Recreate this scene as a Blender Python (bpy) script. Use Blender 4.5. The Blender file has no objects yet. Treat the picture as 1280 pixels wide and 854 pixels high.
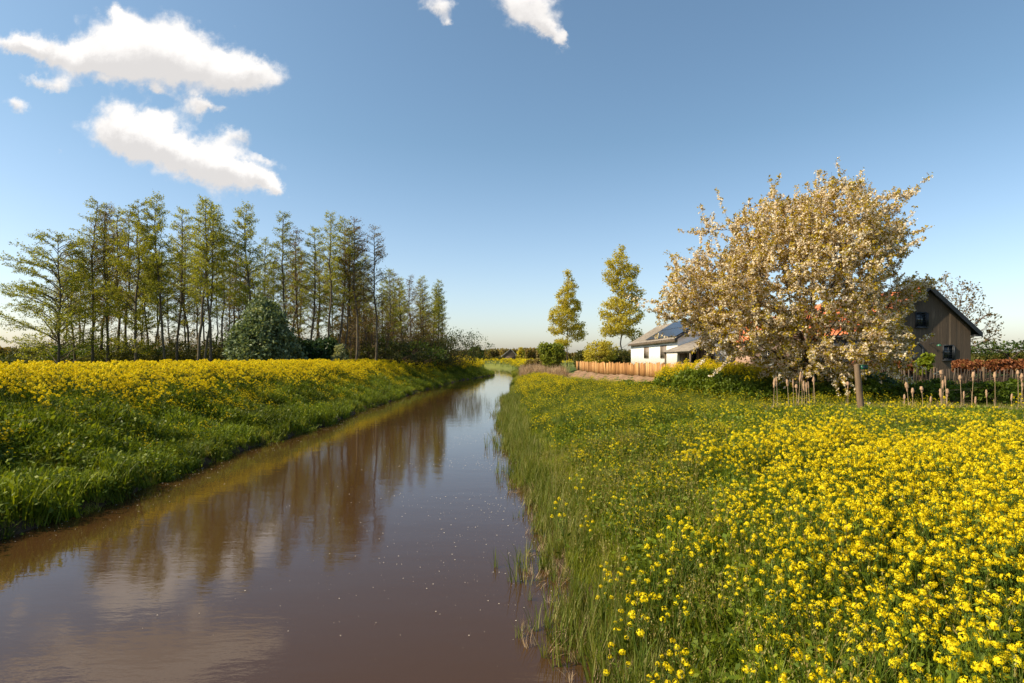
import bpy, math, random
import numpy as np
R = math.radians
S = bpy.context.scene
COL = S.collection
# ------------------------------------------------------------------ camera
F = 711.0          # focal length in photo pixels (1280 wide)
HZ = 448.0         # horizon row
CZ = 3.0           # eye height above the water
cam = bpy.data.cameras.new('camera'); camo = bpy.data.objects.new('camera', cam); COL.objects.link(camo)
cam.sensor_width = 36.0; cam.lens = 36.0 * F / 1280.0
cam.shift_y = (HZ - 427.0) / 1280.0
cam.clip_start = 0.05; cam.clip_end = 9000
camo.location = (0, 0, CZ); camo.rotation_euler = (R(90), 0, 0)
S.camera = camo
# ------------------------------------------------------------------ light
SUN_EL = 43.0
SUN_X, SUN_Y = -0.97, -0.24           # horizontal direction towards the sun
sun = bpy.data.lights.new('sun', 'SUN'); suno = bpy.data.objects.new('sun', sun); COL.objects.link(suno)
sun.energy = 5.0; sun.angle = R(0.5); sun.color = (1.0, 0.845, 0.59)
az = math.atan2(SUN_X, SUN_Y)          # clockwise from +Y
suno.rotation_euler = (R(90 - SUN_EL), 0, -az + math.pi)
S.view_settings.view_transform = 'Standard'; S.view_settings.look = 'None'
S.view_settings.gamma = 1; S.view_settings.exposure = 0.72
try: S.view_settings.use_curve_mapping = False
except Exception: pass
try:
    S.cycles.max_bounces = 8; S.cycles.transparent_max_bounces = 8; S.cycles.diffuse_bounces = 3
except Exception: pass

def nt_new(nt, t, **kw):
    n = nt.nodes.new(t)
    for k, v in kw.items(): setattr(n, k, v)
    return n

world = bpy.data.worlds.new('World'); S.world = world; world.use_nodes = True
def build_world():
    nt = world.node_tree; nt.nodes.clear(); L = nt.links.new
    out = nt_new(nt, 'ShaderNodeOutputWorld'); bg = nt_new(nt, 'ShaderNodeBackground')
    bg.inputs['Strength'].default_value = 0.122
    L(bg.outputs[0], out.inputs['Surface'])
    sky = nt_new(nt, 'ShaderNodeTexSky', sky_type='NISHITA')
    sky.sun_disc = False; sky.sun_elevation = R(SUN_EL); sky.sun_rotation = az
    sky.air_density = 1.0; sky.dust_density = 1.4; sky.ozone_density = 1.0; sky.altitude = 0
    hs = nt_new(nt, 'ShaderNodeHueSaturation'); hs.inputs['Saturation'].default_value = .98; hs.inputs['Value'].default_value = .86
    L(sky.outputs[0], hs.inputs['Color'])
    tc = nt_new(nt, 'ShaderNodeTexCoord')
    def mth(op, a, b=None, c=None, clamp=False):
        n = nt_new(nt, 'ShaderNodeMath', operation=op); n.use_clamp = clamp
        for i, v in enumerate((a, b, c)):
            if v is None: continue
            if isinstance(v, (int, float)): n.inputs[i].default_value = v
            else: L(v, n.inputs[i])
        return n.outputs[0]
    sep = nt_new(nt, 'ShaderNodeSeparateXYZ'); L(tc.outputs['Generated'], sep.inputs[0])
    ysafe = mth('MAXIMUM', sep.outputs['Y'], 0.05)
    u0 = mth('DIVIDE', sep.outputs['X'], ysafe); v0 = mth('DIVIDE', sep.outputs['Z'], ysafe)
    cmb = nt_new(nt, 'ShaderNodeCombineXYZ'); L(u0, cmb.inputs[0]); L(v0, cmb.inputs[1])
    def noise(scale, detail, rough, off=0.0, vec=None, dist=0.0):
        n = nt_new(nt, 'ShaderNodeTexNoise', noise_dimensions='3D')
        n.inputs['Scale'].default_value = scale; n.inputs['Detail'].default_value = detail
        n.inputs['Roughness'].default_value = rough; n.inputs['Distortion'].default_value = dist
        mp = nt_new(nt, 'ShaderNodeMapping'); mp.inputs['Location'].default_value = (off, off * .7, off * .3)
        L(vec or cmb.outputs[0], mp.inputs['Vector']); L(mp.outputs[0], n.inputs['Vector'])
        return n
    wn = noise(9.0, 9, .66, 3.3)
    ws = nt_new(nt, 'ShaderNodeSeparateColor'); L(wn.outputs['Color'], ws.inputs[0])
    u = mth('ADD', u0, mth('MULTIPLY', mth('SUBTRACT', ws.outputs[0], .5), .10))
    v = mth('ADD', v0, mth('MULTIPLY', mth('SUBTRACT', ws.outputs[1], .5), .09))
    # clouds as soft ellipses in direction space: x, y, half-length, half-height (photo px), tilt (deg, down to the right), weight
    E = [(75, 67, 72, 15, 14, 1.0), (150, 74, 70, 28, 10, 1.0), (185, 52, 46, 34, 12, 1.0), (245, 78, 66, 27, 10, 1.0), (310, 92, 38, 17, 8, .95),
         (20, 55, 24, 12, 5, .9), (152, 20, 9, 14, -25, .8), (45, 97, 16, 7, 5, .72), (72, 104, 14, 8, 5, .62),
         (170, 168, 42, 21, 14, 1.2), (222, 190, 62, 22, 27, 1.3), (288, 213, 42, 17, 26, 1.2), (330, 226, 26, 10, 30, .9),
         (28, 133, 17, 10, 25, .9), (242, 134, 17, 13, -10, .8), (282, 135, 14, 5, 15, .6), (298, 170, 22, 13, -15, .85), (330, 198, 17, 5, 15, .65), (77, 190, 10, 4, 15, .6),
         (550, 6, 27, 12, 15, .95), (556, 30, 8, 9, 10, .75), (664, 8, 42, 24, 20, 1.05), (684, 42, 22, 9, 35, .85), (704, 42, 6, 8, 0, .6), (482, 466 - 62, 7, 2.2, 0, .5), (200, 119, 18, 5, 18, .45), (120, 108, 20, 6, 5, .45), (255, 128, 12, 5, 10, .5), (345, 240, 14, 6, 25, .5)]
    dens = None; vsh = None
    for (px, py, a, b, tilt, w) in E:
        cu = (px - 640) / F; cv = (HZ - py) / F; A = a * 1.16 / F; B = b * 1.22 / F; t = R(-tilt)
        du = mth('SUBTRACT', u, cu); dv = mth('SUBTRACT', v, cv)
        p = mth('ADD', mth('MULTIPLY', du, math.cos(t) / A), mth('MULTIPLY', dv, math.sin(t) / A))
        q = mth('ADD', mth('MULTIPLY', du, -math.sin(t) / B), mth('MULTIPLY', dv, math.cos(t) / B))
        r2 = mth('ADD', mth('MULTIPLY', p, p), mth('MULTIPLY', q, q))
        g = mth('MULTIPLY', mth('EXPONENT', mth('MULTIPLY', r2, -1.0)), w)
        gq = mth('MULTIPLY', g, q)
        dens = g if dens is None else mth('ADD', dens, g)
        vsh = gq if vsh is None else mth('ADD', vsh, gq)
    n1 = noise(16.0, 9, .60, 1.7); n2 = noise(40.0, 5, .5, 5.1)
    d = mth('ADD', dens, mth('MULTIPLY', mth('SUBTRACT', n1.outputs['Fac'], .5), 1.35))
    d = mth('ADD', d, mth('MULTIPLY', mth('SUBTRACT', n2.outputs['Fac'], .5), .55))
    mr = nt_new(nt, 'ShaderNodeMapRange', interpolation_type='SMOOTHSTEP'); L(d, mr.inputs['Value'])
    mr.inputs['From Min'].default_value = .30; mr.inputs['From Max'].default_value = .98
    gate = mth('MULTIPLY', mr.outputs[0], mth('GREATER_THAN', sep.outputs['Y'], .06))
    gate = mth('MULTIPLY', gate, mth('GREATER_THAN', dens, .02))
    # cloud shading painted into the colour: greyer bellies, whiter tops
    br = mth('ADD', mth('MULTIPLY', vsh, 1.0), mth('MULTIPLY', n1.outputs['Fac'], 1.5))
    mr2 = nt_new(nt, 'ShaderNodeMapRange', interpolation_type='SMOOTHSTEP'); L(br, mr2.inputs['Value'])
    mr2.inputs['From Min'].default_value = .1; mr2.inputs['From Max'].default_value = 1.15
    cmix = nt_new(nt, 'ShaderNodeMix', data_type='RGBA'); L(mr2.outputs[0], cmix.inputs[0])
    cmix.inputs[6].default_value = (3.9, 3.75, 3.65, 1); cmix.inputs[7].default_value = (5.5, 5.3, 5.1, 1)
    mx = nt_new(nt, 'ShaderNodeMix', data_type='RGBA'); L(mth('MULTIPLY', gate, .97), mx.inputs[0])
    tint = nt_new(nt, 'ShaderNodeVectorMath', operation='MULTIPLY'); L(hs.outputs[0], tint.inputs[0]); tr_ = nt_new(nt, 'ShaderNodeSeparateXYZ'); L(tc.outputs['Generated'], tr_.inputs[0]); tq = nt_new(nt, 'ShaderNodeMapRange'); L(tr_.outputs['Z'], tq.inputs[0]); tq.inputs[1].default_value = .0; tq.inputs[2].default_value = .35
    tcx = nt_new(nt, 'ShaderNodeMix', data_type='RGBA'); L(tq.outputs[0], tcx.inputs[0]); tcx.inputs[6].default_value = (1.20, 1.16, 1.20, 1); tcx.inputs[7].default_value = (.84, .98, .97, 1); L(tcx.outputs[2], tint.inputs[1])
    L(tint.outputs[0], mx.inputs[6]); L(cmix.outputs[2], mx.inputs[7]); L(mx.outputs[2], bg.inputs['Color'])
build_world()

# ------------------------------------------------------------------ helpers
rng = np.random.default_rng(7); random.seed(7)
def P(px, py, Y):
    return ((px - 640) / F * Y, Y, CZ - (py - HZ) / F * Y)
def tag(o, label=None, cat=None, group=None, kind=None):
    if label: o['label'] = label
    if cat: o['category'] = cat
    if group: o['group'] = group
    if kind: o['kind'] = kind
    return o
ORD = ['first', 'second', 'third', 'fourth', 'fifth', 'sixth', 'seventh', 'eighth', 'ninth', 'tenth', 'eleventh', 'twelfth', 'thirteenth', 'fourteenth', 'fifteenth',
       'sixteenth', 'seventeenth', 'eighteenth', 'nineteenth', 'twentieth']
def ordw(i):
    if i < 20: return ORD[i]
    t = ['twenty', 'thirty', 'forty', 'fifty', 'sixty', 'seventy', 'eighty'][(i + 1) // 10 - 2]
    r = (i + 1) % 10
    if r == 0: return {'twenty': 'twentieth', 'thirty': 'thirtieth', 'forty': 'fortieth', 'fifty': 'fiftieth', 'sixty': 'sixtieth', 'seventy': 'seventieth', 'eighty': 'eightieth'}[t]
    return t + '-' + ORD[r - 1]

def mesh_np(name, V, Fc, mat, parent=None, rnd=None, loc=None, link=True, smooth=False):
    """V (n,3), Fc (m,k) constant k, or list of such index arrays"""
    if not isinstance(Fc, (list, tuple)): Fc = [Fc]
    Fc = [np.asarray(f, dtype=np.int64) for f in Fc if len(f)]
    me = bpy.data.meshes.new(name)
    V = np.asarray(V, dtype=np.float32)
    nl = sum(f.size for f in Fc); nf = sum(len(f) for f in Fc)
    me.vertices.add(len(V)); me.vertices.foreach_set('co', V.ravel())
    me.loops.add(nl); me.loops.foreach_set('vertex_index', np.concatenate([f.ravel() for f in Fc]).astype(np.int32))
    me.polygons.add(nf)
    tot = np.concatenate([np.full(len(f), f.shape[1]) for f in Fc])
    st = np.concatenate([[0], np.cumsum(tot)[:-1]])
    me.polygons.foreach_set('loop_start', st.astype(np.int32))
    if smooth: me.polygons.foreach_set('use_smooth', np.ones(nf, dtype=bool))
    me.update(calc_edges=True); me.validate()
    if rnd is not None:
        a = me.attributes.new('rnd', 'FLOAT', 'FACE'); a.data.foreach_set('value', np.asarray(rnd, dtype=np.float32))
    if mat: me.materials.append(mat)
    o = bpy.data.objects.new(name, me)
    if link: COL.objects.link(o)
    if loc is not None: o.location = loc
    if parent is not None: o.parent = parent
    return o
class MB:
    """collects pieces and links them as one mesh object"""
    def __init__(s): s.V = []; s.F = {}; s.n = 0; s.R = {}
    def add(s, V, Fc, r=None):
        V = np.asarray(V, dtype=float); Fc = np.asarray(Fc)
        k = Fc.shape[1]
        s.V.append(V); s.F.setdefault(k, []).append(Fc + s.n); s.n += len(V)
        s.R.setdefault(k, []).append(np.random.default_rng(s.n).random() * np.ones(len(Fc)) if r is None else np.broadcast_to(np.asarray(r, float), (len(Fc),)))
        return s
    def box(s, lo, hi, r=None, rot=None, piv=None):
        x0, y0, z0 = lo; x1, y1, z1 = hi
        V = np.array([(x0, y0, z0), (x1, y0, z0), (x1, y1, z0), (x0, y1, z0), (x0, y0, z1), (x1, y0, z1), (x1, y1, z1), (x0, y1, z1)])
        if rot is not None: V = (V - piv) @ np.array(rot).T + piv
        return s.add(V, [(0, 3, 2, 1), (4, 5, 6, 7), (0, 1, 5, 4), (1, 2, 6, 5), (2, 3, 7, 6), (3, 0, 4, 7)], r)
    def prism(s, poly, off, r=None):
        """poly: list of 3D points (planar), extruded by off"""
        n = len(poly); p = np.array(poly, float); q = p + np.array(off, float)
        s.add(np.vstack([p, q]), [(i, (i + 1) % n, n + (i + 1) % n, n + i) for i in range(n)], r)
        s.F.setdefault(n, []); s.R.setdefault(n, [])
        s.V.append(np.vstack([p, q])); s.F[n].append(np.array([list(range(n))[::-1], list(range(n, 2 * n))]) + s.n); s.R[n].append(np.zeros(2)); s.n += 2 * n
        return s
    def build(s, name, mat, parent=None, loc=None, link=True, smooth=False):
        ks = [k for k in s.F if s.F[k]]
        return mesh_np(name, np.vstack(s.V), [np.vstack(s.F[k]) for k in ks], mat, parent, np.concatenate([np.concatenate(s.R[k]) for k in ks]), loc, link, smooth)
def prisms(P0, P1, R0, R1, n=5):
    P0 = np.atleast_2d(np.asarray(P0, float)); P1 = np.atleast_2d(np.asarray(P1, float)); m = len(P0)
    R0 = np.broadcast_to(R0, (m,)); R1 = np.broadcast_to(R1, (m,))
    d = P1 - P0; L = np.linalg.norm(d, axis=1, keepdims=True) + 1e-9; d = d / L
    ref = np.where(np.abs(d[:, 2:3]) > .9, np.array([[1., 0, 0]]), np.array([[0., 0, 1.]]))
    a = np.cross(d, ref); a /= np.linalg.norm(a, axis=1, keepdims=True) + 1e-9; b = np.cross(d, a)
    t = np.arange(n) * 2 * np.pi / n; c = np.cos(t)[None, :, None]; s_ = np.sin(t)[None, :, None]
    ring = c * a[:, None] + s_ * b[:, None]
    V0 = P0[:, None] + ring * R0[:, None, None]; V1 = P1[:, None] + ring * R1[:, None, None]
    V = np.concatenate([V0, V1], axis=1).reshape(-1, 3)
    i = np.arange(n); j = (i + 1) % n
    f = np.stack([i, j, n + j, n + i], axis=1)
    Fc = (f[None] + (np.arange(m) * 2 * n)[:, None, None]).reshape(-1, 4)
    return V, Fc
def tube(pts, rad, n=6):
    pts = np.asarray(pts, float); rad = np.broadcast_to(rad, (len(pts),))
    return prisms(pts[:-1], pts[1:], rad[:-1], rad[1:], n)
def unit(v): return v / (np.linalg.norm(v, axis=-1, keepdims=True) + 1e-9)
def leafquads(Pt, size, aspect=1.6, g=None, up=0.0, U=None, fold=0.0):
    """rhombic leaves: up = pull of the leaf plane towards horizontal"""
    g = g or rng; m = len(Pt); size = np.broadcast_to(size, (m,))[:, None]
    N = unit(g.normal(size=(m, 3)) * np.array([1, 1, 1.0]) + np.array([0, 0, up]))
    U = unit(g.normal(size=(m, 3))) if U is None else unit(U)
    W = unit(np.cross(N, U)); U2 = unit(np.cross(W, N))
    a = U2 * size * .5 * aspect; b = W * size * .5
    V = np.stack([Pt - a, Pt + b * .9 - a * .1, Pt + a, Pt - b * .9 - a * .1], axis=1).reshape(-1, 3)
    Fc = np.arange(4 * m).reshape(m, 4)
    return V, Fc

# ------------------------------------------------------------------ materials
def ramp_node(nt, stops):
    r = nt.nodes.new('ShaderNodeValToRGB'); cr = r.color_ramp
    while len(cr.elements) > 1: cr.elements.remove(cr.elements[-1])
    cr.elements[0].position = stops[0][0]; cr.elements[0].color = (*stops[0][1], 1)
    for p, c in stops[1:]:
        e = cr.elements.new(p); e.color = (*c, 1)
    return r
def mat_leaf(name, stops, trans=.45, rough=.55, obj_random=False, wn=0.0, tint=(1.25, 1.15, .5)):
    m = bpy.data.materials.new(name); m.use_nodes = True; nt = m.node_tree; nt.nodes.clear(); L = nt.links.new
    out = nt.nodes.new('ShaderNodeOutputMaterial'); pb = nt.nodes.new('ShaderNodeBsdfPrincipled')
    at = nt_new(nt, 'ShaderNodeAttribute', attribute_name='rnd')
    rp = ramp_node(nt, stops)
    src = at.outputs['Fac']
    ad = nt_new(nt, 'ShaderNodeMath', operation='ADD'); L(src, ad.inputs[0]); ad.inputs[1].default_value = 0
    if obj_random:
        oi = nt.nodes.new('ShaderNodeObjectInfo'); mm = nt_new(nt, 'ShaderNodeMath', operation='MULTIPLY_ADD')
        L(oi.outputs['Random'], mm.inputs[0]); mm.inputs[1].default_value = .6; mm.inputs[2].default_value = -.3; L(mm.outputs[0], ad.inputs[1])
    L(ad.outputs[0], rp.inputs[0]); col = rp.outputs[0]
    if wn:
        ge = nt.nodes.new('ShaderNodeNewGeometry'); nz = nt.nodes.new('ShaderNodeTexNoise'); nz.inputs['Scale'].default_value = .45; nz.inputs['Detail'].default_value = 4
        L(ge.outputs['Position'], nz.inputs['Vector'])
        mr = nt.nodes.new('ShaderNodeMapRange'); L(nz.outputs['Fac'], mr.inputs[0]); mr.inputs[1].default_value = .3; mr.inputs[2].default_value = .7
        mr.inputs[3].default_value = 1 - wn; mr.inputs[4].default_value = 1 + wn
        mx = nt_new(nt, 'ShaderNodeVectorMath', operation='SCALE'); L(col, mx.inputs[0]); L(mr.outputs[0], mx.inputs['Scale']); col = mx.outputs[0]
    L(col, pb.inputs['Base Color']); pb.inputs['Roughness'].default_value = rough; pb.inputs['Specular IOR Level'].default_value = .25
    tr = nt.nodes.new('ShaderNodeBsdfTranslucent')
    tm = nt_new(nt, 'ShaderNodeVectorMath', operation='MULTIPLY'); L(col, tm.inputs[0]); tm.inputs[1].default_value = tint; L(tm.outputs[0], tr.inputs['Color'])
    mix = nt.nodes.new('ShaderNodeMixShader'); mix.inputs[0].default_value = trans
    L(pb.outputs[0], mix.inputs[1]); L(tr.outputs[0], mix.inputs[2]); L(mix.outputs[0], out.inputs[0])
    return m
def mat_surf(name, stops, scale=3.0, stretch=(1, 1, 1), rough=.8, bump=.3, detail=6, use_rnd=0.0, bdist=.02, spec=.3, metallic=0, rough2=None):
    m = bpy.data.materials.new(name); m.use_nodes = True; nt = m.node_tree; L = nt.links.new
    pb = nt.nodes['Principled BSDF']
    tc = nt.nodes.new('ShaderNodeTexCoord'); mp = nt.nodes.new('ShaderNodeMapping'); mp.inputs['Scale'].default_value = stretch
    L(tc.outputs['Object'], mp.inputs[0]); nz = nt.nodes.new('ShaderNodeTexNoise'); nz.inputs['Scale'].default_value = scale; nz.inputs['Detail'].default_value = detail
    nz.inputs['Roughness'].default_value = .62
    L(mp.outputs[0], nz.inputs['Vector']); rp = ramp_node(nt, stops); src = nz.outputs['Fac']
    if use_rnd:
        at = nt_new(nt, 'ShaderNodeAttribute', attribute_name='rnd'); mm = nt_new(nt, 'ShaderNodeMath', operation='MULTIPLY_ADD')
        L(at.outputs['Fac'], mm.inputs[0]); mm.inputs[1].default_value = use_rnd; mm.inputs[2].default_value = -use_rnd / 2
        ad = nt_new(nt, 'ShaderNodeMath', operation='ADD'); L(src, ad.inputs[0]); L(mm.outputs[0], ad.inputs[1]); src = ad.outputs[0]
    L(src, rp.inputs[0]); L(rp.outputs[0], pb.inputs['Base Color'])
    pb.inputs['Roughness'].default_value = rough; pb.inputs['Specular IOR Level'].default_value = spec; pb.inputs['Metallic'].default_value = metallic
    if bump:
        b = nt.nodes.new('ShaderNodeBump'); b.inputs['Strength'].default_value = bump; b.inputs['Distance'].default_value = bdist
        L(nz.outputs['Fac'], b.inputs['Height']); L(b.outputs[0], pb.inputs['Normal'])
    return m
def mat_brick(name, c1, c2, mortar, scale=1.0, w=.22, h=.065):
    m = bpy.data.materials.new(name); m.use_nodes = True; nt = m.node_tree; L = nt.links.new; pb = nt.nodes['Principled BSDF']
    tc = nt.nodes.new('ShaderNodeTexCoord'); sp = nt.nodes.new('ShaderNodeSeparateXYZ'); L(tc.outputs['Object'], sp.inputs[0])
    ad = nt_new(nt, 'ShaderNodeMath', operation='ADD'); L(sp.outputs[0], ad.inputs[0]); L(sp.outputs[1], ad.inputs[1])
    cb = nt.nodes.new('ShaderNodeCombineXYZ'); L(ad.outputs[0], cb.inputs[0]); L(sp.outputs[2], cb.inputs[1])
    bt = nt.nodes.new('ShaderNodeTexBrick'); L(cb.outputs[0], bt.inputs['Vector']); bt.inputs['Scale'].default_value = scale
    bt.inputs['Color1'].default_value = (*c1, 1); bt.inputs['Color2'].default_value = (*c2, 1); bt.inputs['Mortar'].default_value = (*mortar, 1)
    bt.inputs['Brick Width'].default_value = w; bt.inputs['Row Height'].default_value = h; bt.inputs['Mortar Size'].default_value = .008
    L(bt.outputs[0], pb.inputs['Base Color']); pb.inputs['Roughness'].default_value = .85
    return m
G = lambda *s: list(s)
M = {}
M['grass'] = mat_leaf('grass_blades', [(0, (.08, .115, .008)), (.45, (.175, .225, .012)), (.82, (.27, .30, .018)), (1, (.40, .36, .11))], .5, obj_random=True, wn=.35)
M['lush'] = mat_leaf('lush_grass', [(0, (.05, .082, .006)), (.5, (.108, .158, .010)), (1, (.21, .25, .015))], .4, obj_random=True, wn=.35)
M['reed'] = mat_leaf('reed_leaf', [(0, (.07, .10, .012)), (.6, (.14, .18, .02)), (1, (.28, .26, .09))], .4, obj_random=True)
M['dry'] = mat_leaf('dry_reed', [(0, (.20, .13, .07)), (.5, (.40, .28, .16)), (1, (.56, .42, .27))], .25, rough=.8, obj_random=True, tint=(1, .9, .7))
M['stem'] = mat_leaf('plant_stem', [(0, (.045, .085, .010)), (1, (.10, .15, .018))], .3, obj_random=True)
M['petal'] = mat_leaf('yellow_petals', [(0, (.74, .58, .004)), (.5, (.86, .72, .006)), (1, (.91, .81, .02))], .52, rough=.6, obj_random=True, tint=(1.0, .96, .5))
M['alder'] = mat_leaf('alder_leaf', [(0, (.15, .17, .018)), (.5, (.28, .30, .03)), (1, (.42, .42, .05))], .5, obj_random=True, tint=(1.2, 1.1, .5))
M['aldery'] = mat_leaf('young_alder_leaf', [(0, (.11, .13, .012)), (.5, (.20, .21, .015)), (1, (.30, .29, .02))], .5, obj_random=True)
M['budding'] = mat_leaf('budding_leaf', [(0, (.12, .08, .03)), (.5, (.20, .14, .05)), (1, (.26, .22, .05))], .45, obj_random=True)
M['poplar'] = mat_leaf('poplar_leaf', [(0, (.30, .26, .03)), (.5, (.46, .40, .05)), (1, (.60, .53, .10))], .55)
M['willow'] = mat_leaf('grey_willow_leaf', [(0, (.05, .085, .04)), (.5, (.13, .175, .085)), (.85, (.25, .30, .16)), (1, (.45, .46, .28))], .3)
M['pale'] = mat_leaf('pale_bush_leaf', [(0, (.12, .15, .06)), (.5, (.26, .28, .14)), (1, (.46, .46, .28))], .4)
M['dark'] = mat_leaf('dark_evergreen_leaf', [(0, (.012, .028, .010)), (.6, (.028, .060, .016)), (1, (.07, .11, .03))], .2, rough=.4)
M['shrub'] = mat_leaf('shrub_leaf', [(0, (.020, .045, .006)), (.5, (.050, .090, .010)), (1, (.11, .15, .016))], .4, obj_random=True)
M['olive'] = mat_leaf('olive_shrub_leaf', [(0, (.035, .045, .012)), (.5, (.085, .090, .018)), (1, (.16, .15, .03))], .4, obj_random=True)
M['fresh'] = mat_leaf('fresh_willow_leaf', [(0, (.10, .13, .016)), (.5, (.20, .24, .03)), (1, (.32, .36, .05))], .5)
M['fresh2'] = mat_leaf('yellowgreen_ditch_leaf', [(0, (.055, .085, .008)), (.5, (.12, .17, .014)), (1, (.23, .27, .02))], .42)  # yellow-green leaf colour of the ditch bushes
M['seedhead'] = mat_leaf('grass_seed_head', [(0, (.16, .11, .03)), (.5, (.26, .20, .06)), (1, (.36, .34, .12))], .3, obj_random=True)
M['bright'] = mat_leaf('bright_shrub_leaf', [(0, (.12, .17, .01)), (1, (.28, .32, .02))], .5)
M['copper'] = mat_leaf('copper_beech_leaf', [(0, (.12, .035, .015)), (.45, (.26, .09, .035)), (.8, (.36, .16, .06)), (1, (.14, .16, .02))], .35, tint=(1.1, .8, .5))
M['blossom'] = mat_leaf('cherry_blossom_petals', [(0, (.80, .64, .44)), (.5, (.92, .82, .64)), (1, (.95, .91, .80))], .5, rough=.7, tint=(1, .92, .78))
M['bronze'] = mat_leaf('young_cherry_leaf', [(0, (.23, .16, .012)), (.5, (.40, .29, .016)), (1, (.48, .40, .03))], .45, tint=(1.2, 1.0, .4))
M['bark'] = mat_surf('bark', [(.3, (.035, .024, .017)), (.7, (.13, .095, .07))], 9, (1, 1, .25), .9, .6, bdist=.03)
M['barkg'] = mat_surf('alder_bark', [(.3, (.05, .038, .025)), (.7, (.15, .12, .08))], 6, (1, 1, .3), .9, .5, bdist=.03)
M['twig'] = mat_surf('twig_bark', [(.3, (.09, .055, .038)), (.7, (.18, .12, .085))], 9, (1, 1, .25), .9, 0)
M['soil'] = mat_surf('bare_soil', [(.3, (.13, .078, .045)), (.5, (.22, .135, .08)), (.72, (.32, .205, .125))], 1.4, (1, 1, 1), .95, .8, 9, bdist=.12)
M['mud'] = mat_surf('mud', [(.3, (.03, .022, .015)), (.7, (.09, .065, .045))], 3, rough=.6, bump=.6, bdist=.05)

# ------------------------------------------------------------------ the lie of the land
YL = [-30, 9, 10.8, 14, 17, 21, 25, 34, 48, 60, 70, 76, 90, 101, 112, 140, 165, 185, 210, 240, 300]
XLv = [-8.9, -8.5, -8.4, -8.65, -8.8, -8.6, -8.45, -8.65, -8.5, -7.8, -7.4, -7.1, -4.8, -3.1, -4.0, -5.6, -8.2, -13, -24, -45, -110]
YR = [-30, 5.3, 10, 14, 20, 30, 50, 80, 101, 140, 165, 185, 210, 240, 300]
XRv = [.75, .78, .75, .48, .12, -.22, -.25, .3, .2, -1.0, -3.2, -6.5, -14, -32, -90]
def XL(y): return np.interp(y, YL, XLv) + .16 * np.sin(np.asarray(y) * .9) * np.sin(np.asarray(y) * .37 + 1) + .07 * np.sin(np.asarray(y) * 2.7 + 1)
def XR(y): return np.interp(y, YR, XRv) + .14 * np.sin(np.asarray(y) * 1.1 + 2) + .08 * np.sin(np.asarray(y) * 2.9)
FENCE = np.array([(9.0, 92.0), (9.0, 60.0), (12.5, 47.0), (15.0, 43.0), (30.0, 29.5), (70.0, 12.0)])
def fence_s(x, y):
    best = np.full(np.shape(x), 1e9)
    for a, b in zip(FENCE[:-1], FENCE[1:]):
        d = b - a; t = np.clip(((x - a[0]) * d[0] + (y - a[1]) * d[1]) / (d @ d), 0, 1)
        best = np.minimum(best, np.hypot(x - a[0] - t * d[0], y - a[1] - t * d[1]))
    xf = np.interp(y, FENCE[::-1, 1], FENCE[::-1, 0])
    return np.where(x > xf, best, -best)
def lump(x, y):
    return (np.sin(x * .8 + 1.3 * np.sin(y * .33)) * np.sin(y * .7 + x * .21) * .5 + np.sin(x * 1.9 + y * .6) * np.sin(y * 1.7 - x * .4 + 2) * .3 + np.sin(x * 4.1 + y * 1.2) * np.sin(y * 3.7 - x) * .2)
def hgt(x, y):
    x = np.asarray(x, float); y = np.asarray(y, float)
    dl = XL(y) - x; dr = x - XR(y)
    zl = np.interp(dl, [-1.5, 0, .12, 1.1, 2.2, 3.6, 5.0, 16, 30], [-.8, -.03, .20, .42, .85, 1.45, 1.78, 1.60, 1.25])
    zr = np.interp(dr, [-1.5, 0, .5, 1.5, 3.0, 5.0], [-.8, -.03, .10, .42, .82, 1.0])
    s = fence_s(x, y)
    fz = np.interp(s, [-8, -5.5, -4.2, -3.2, -.4, .5], [0, -.25, -.45, -.42, .36, .4]) * np.clip((dr - 1.5) / 3, 0, 1)
    fade = np.clip((100 - y) / 8, 0, 1) * np.clip((y - 5) / 8, 0, 1)
    zr = zr + fz * fade
    # wet ditch with the cattails
    dd = np.abs((y - 20.6) + (x - 9) * .16); ditch = -.10 * np.clip(1 - dd / 1.6, 0, 1) * np.clip((x - 6.5) / 2, 0, 1) * (s < -3)
    zr = zr + ditch
    far = np.clip((y - 110) / 60, 0, 1) * .25
    zr = np.where(dr > 2, zr + far, zr)
    mid = (dl < 0) & (dr < 0)
    z = np.where(mid, np.maximum(np.where(-dl < -dr, np.maximum(zl, -.8), zr), -.8), np.where(dl > 0, zl, zr))
    amp = np.clip(np.maximum(dl, dr) / 1.5, 0, 1) * np.clip((160 - y) / 80, .0, 1)
    return z + lump(x, y) * .09 * amp * np.where(s > 0, .3, 1)
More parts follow.
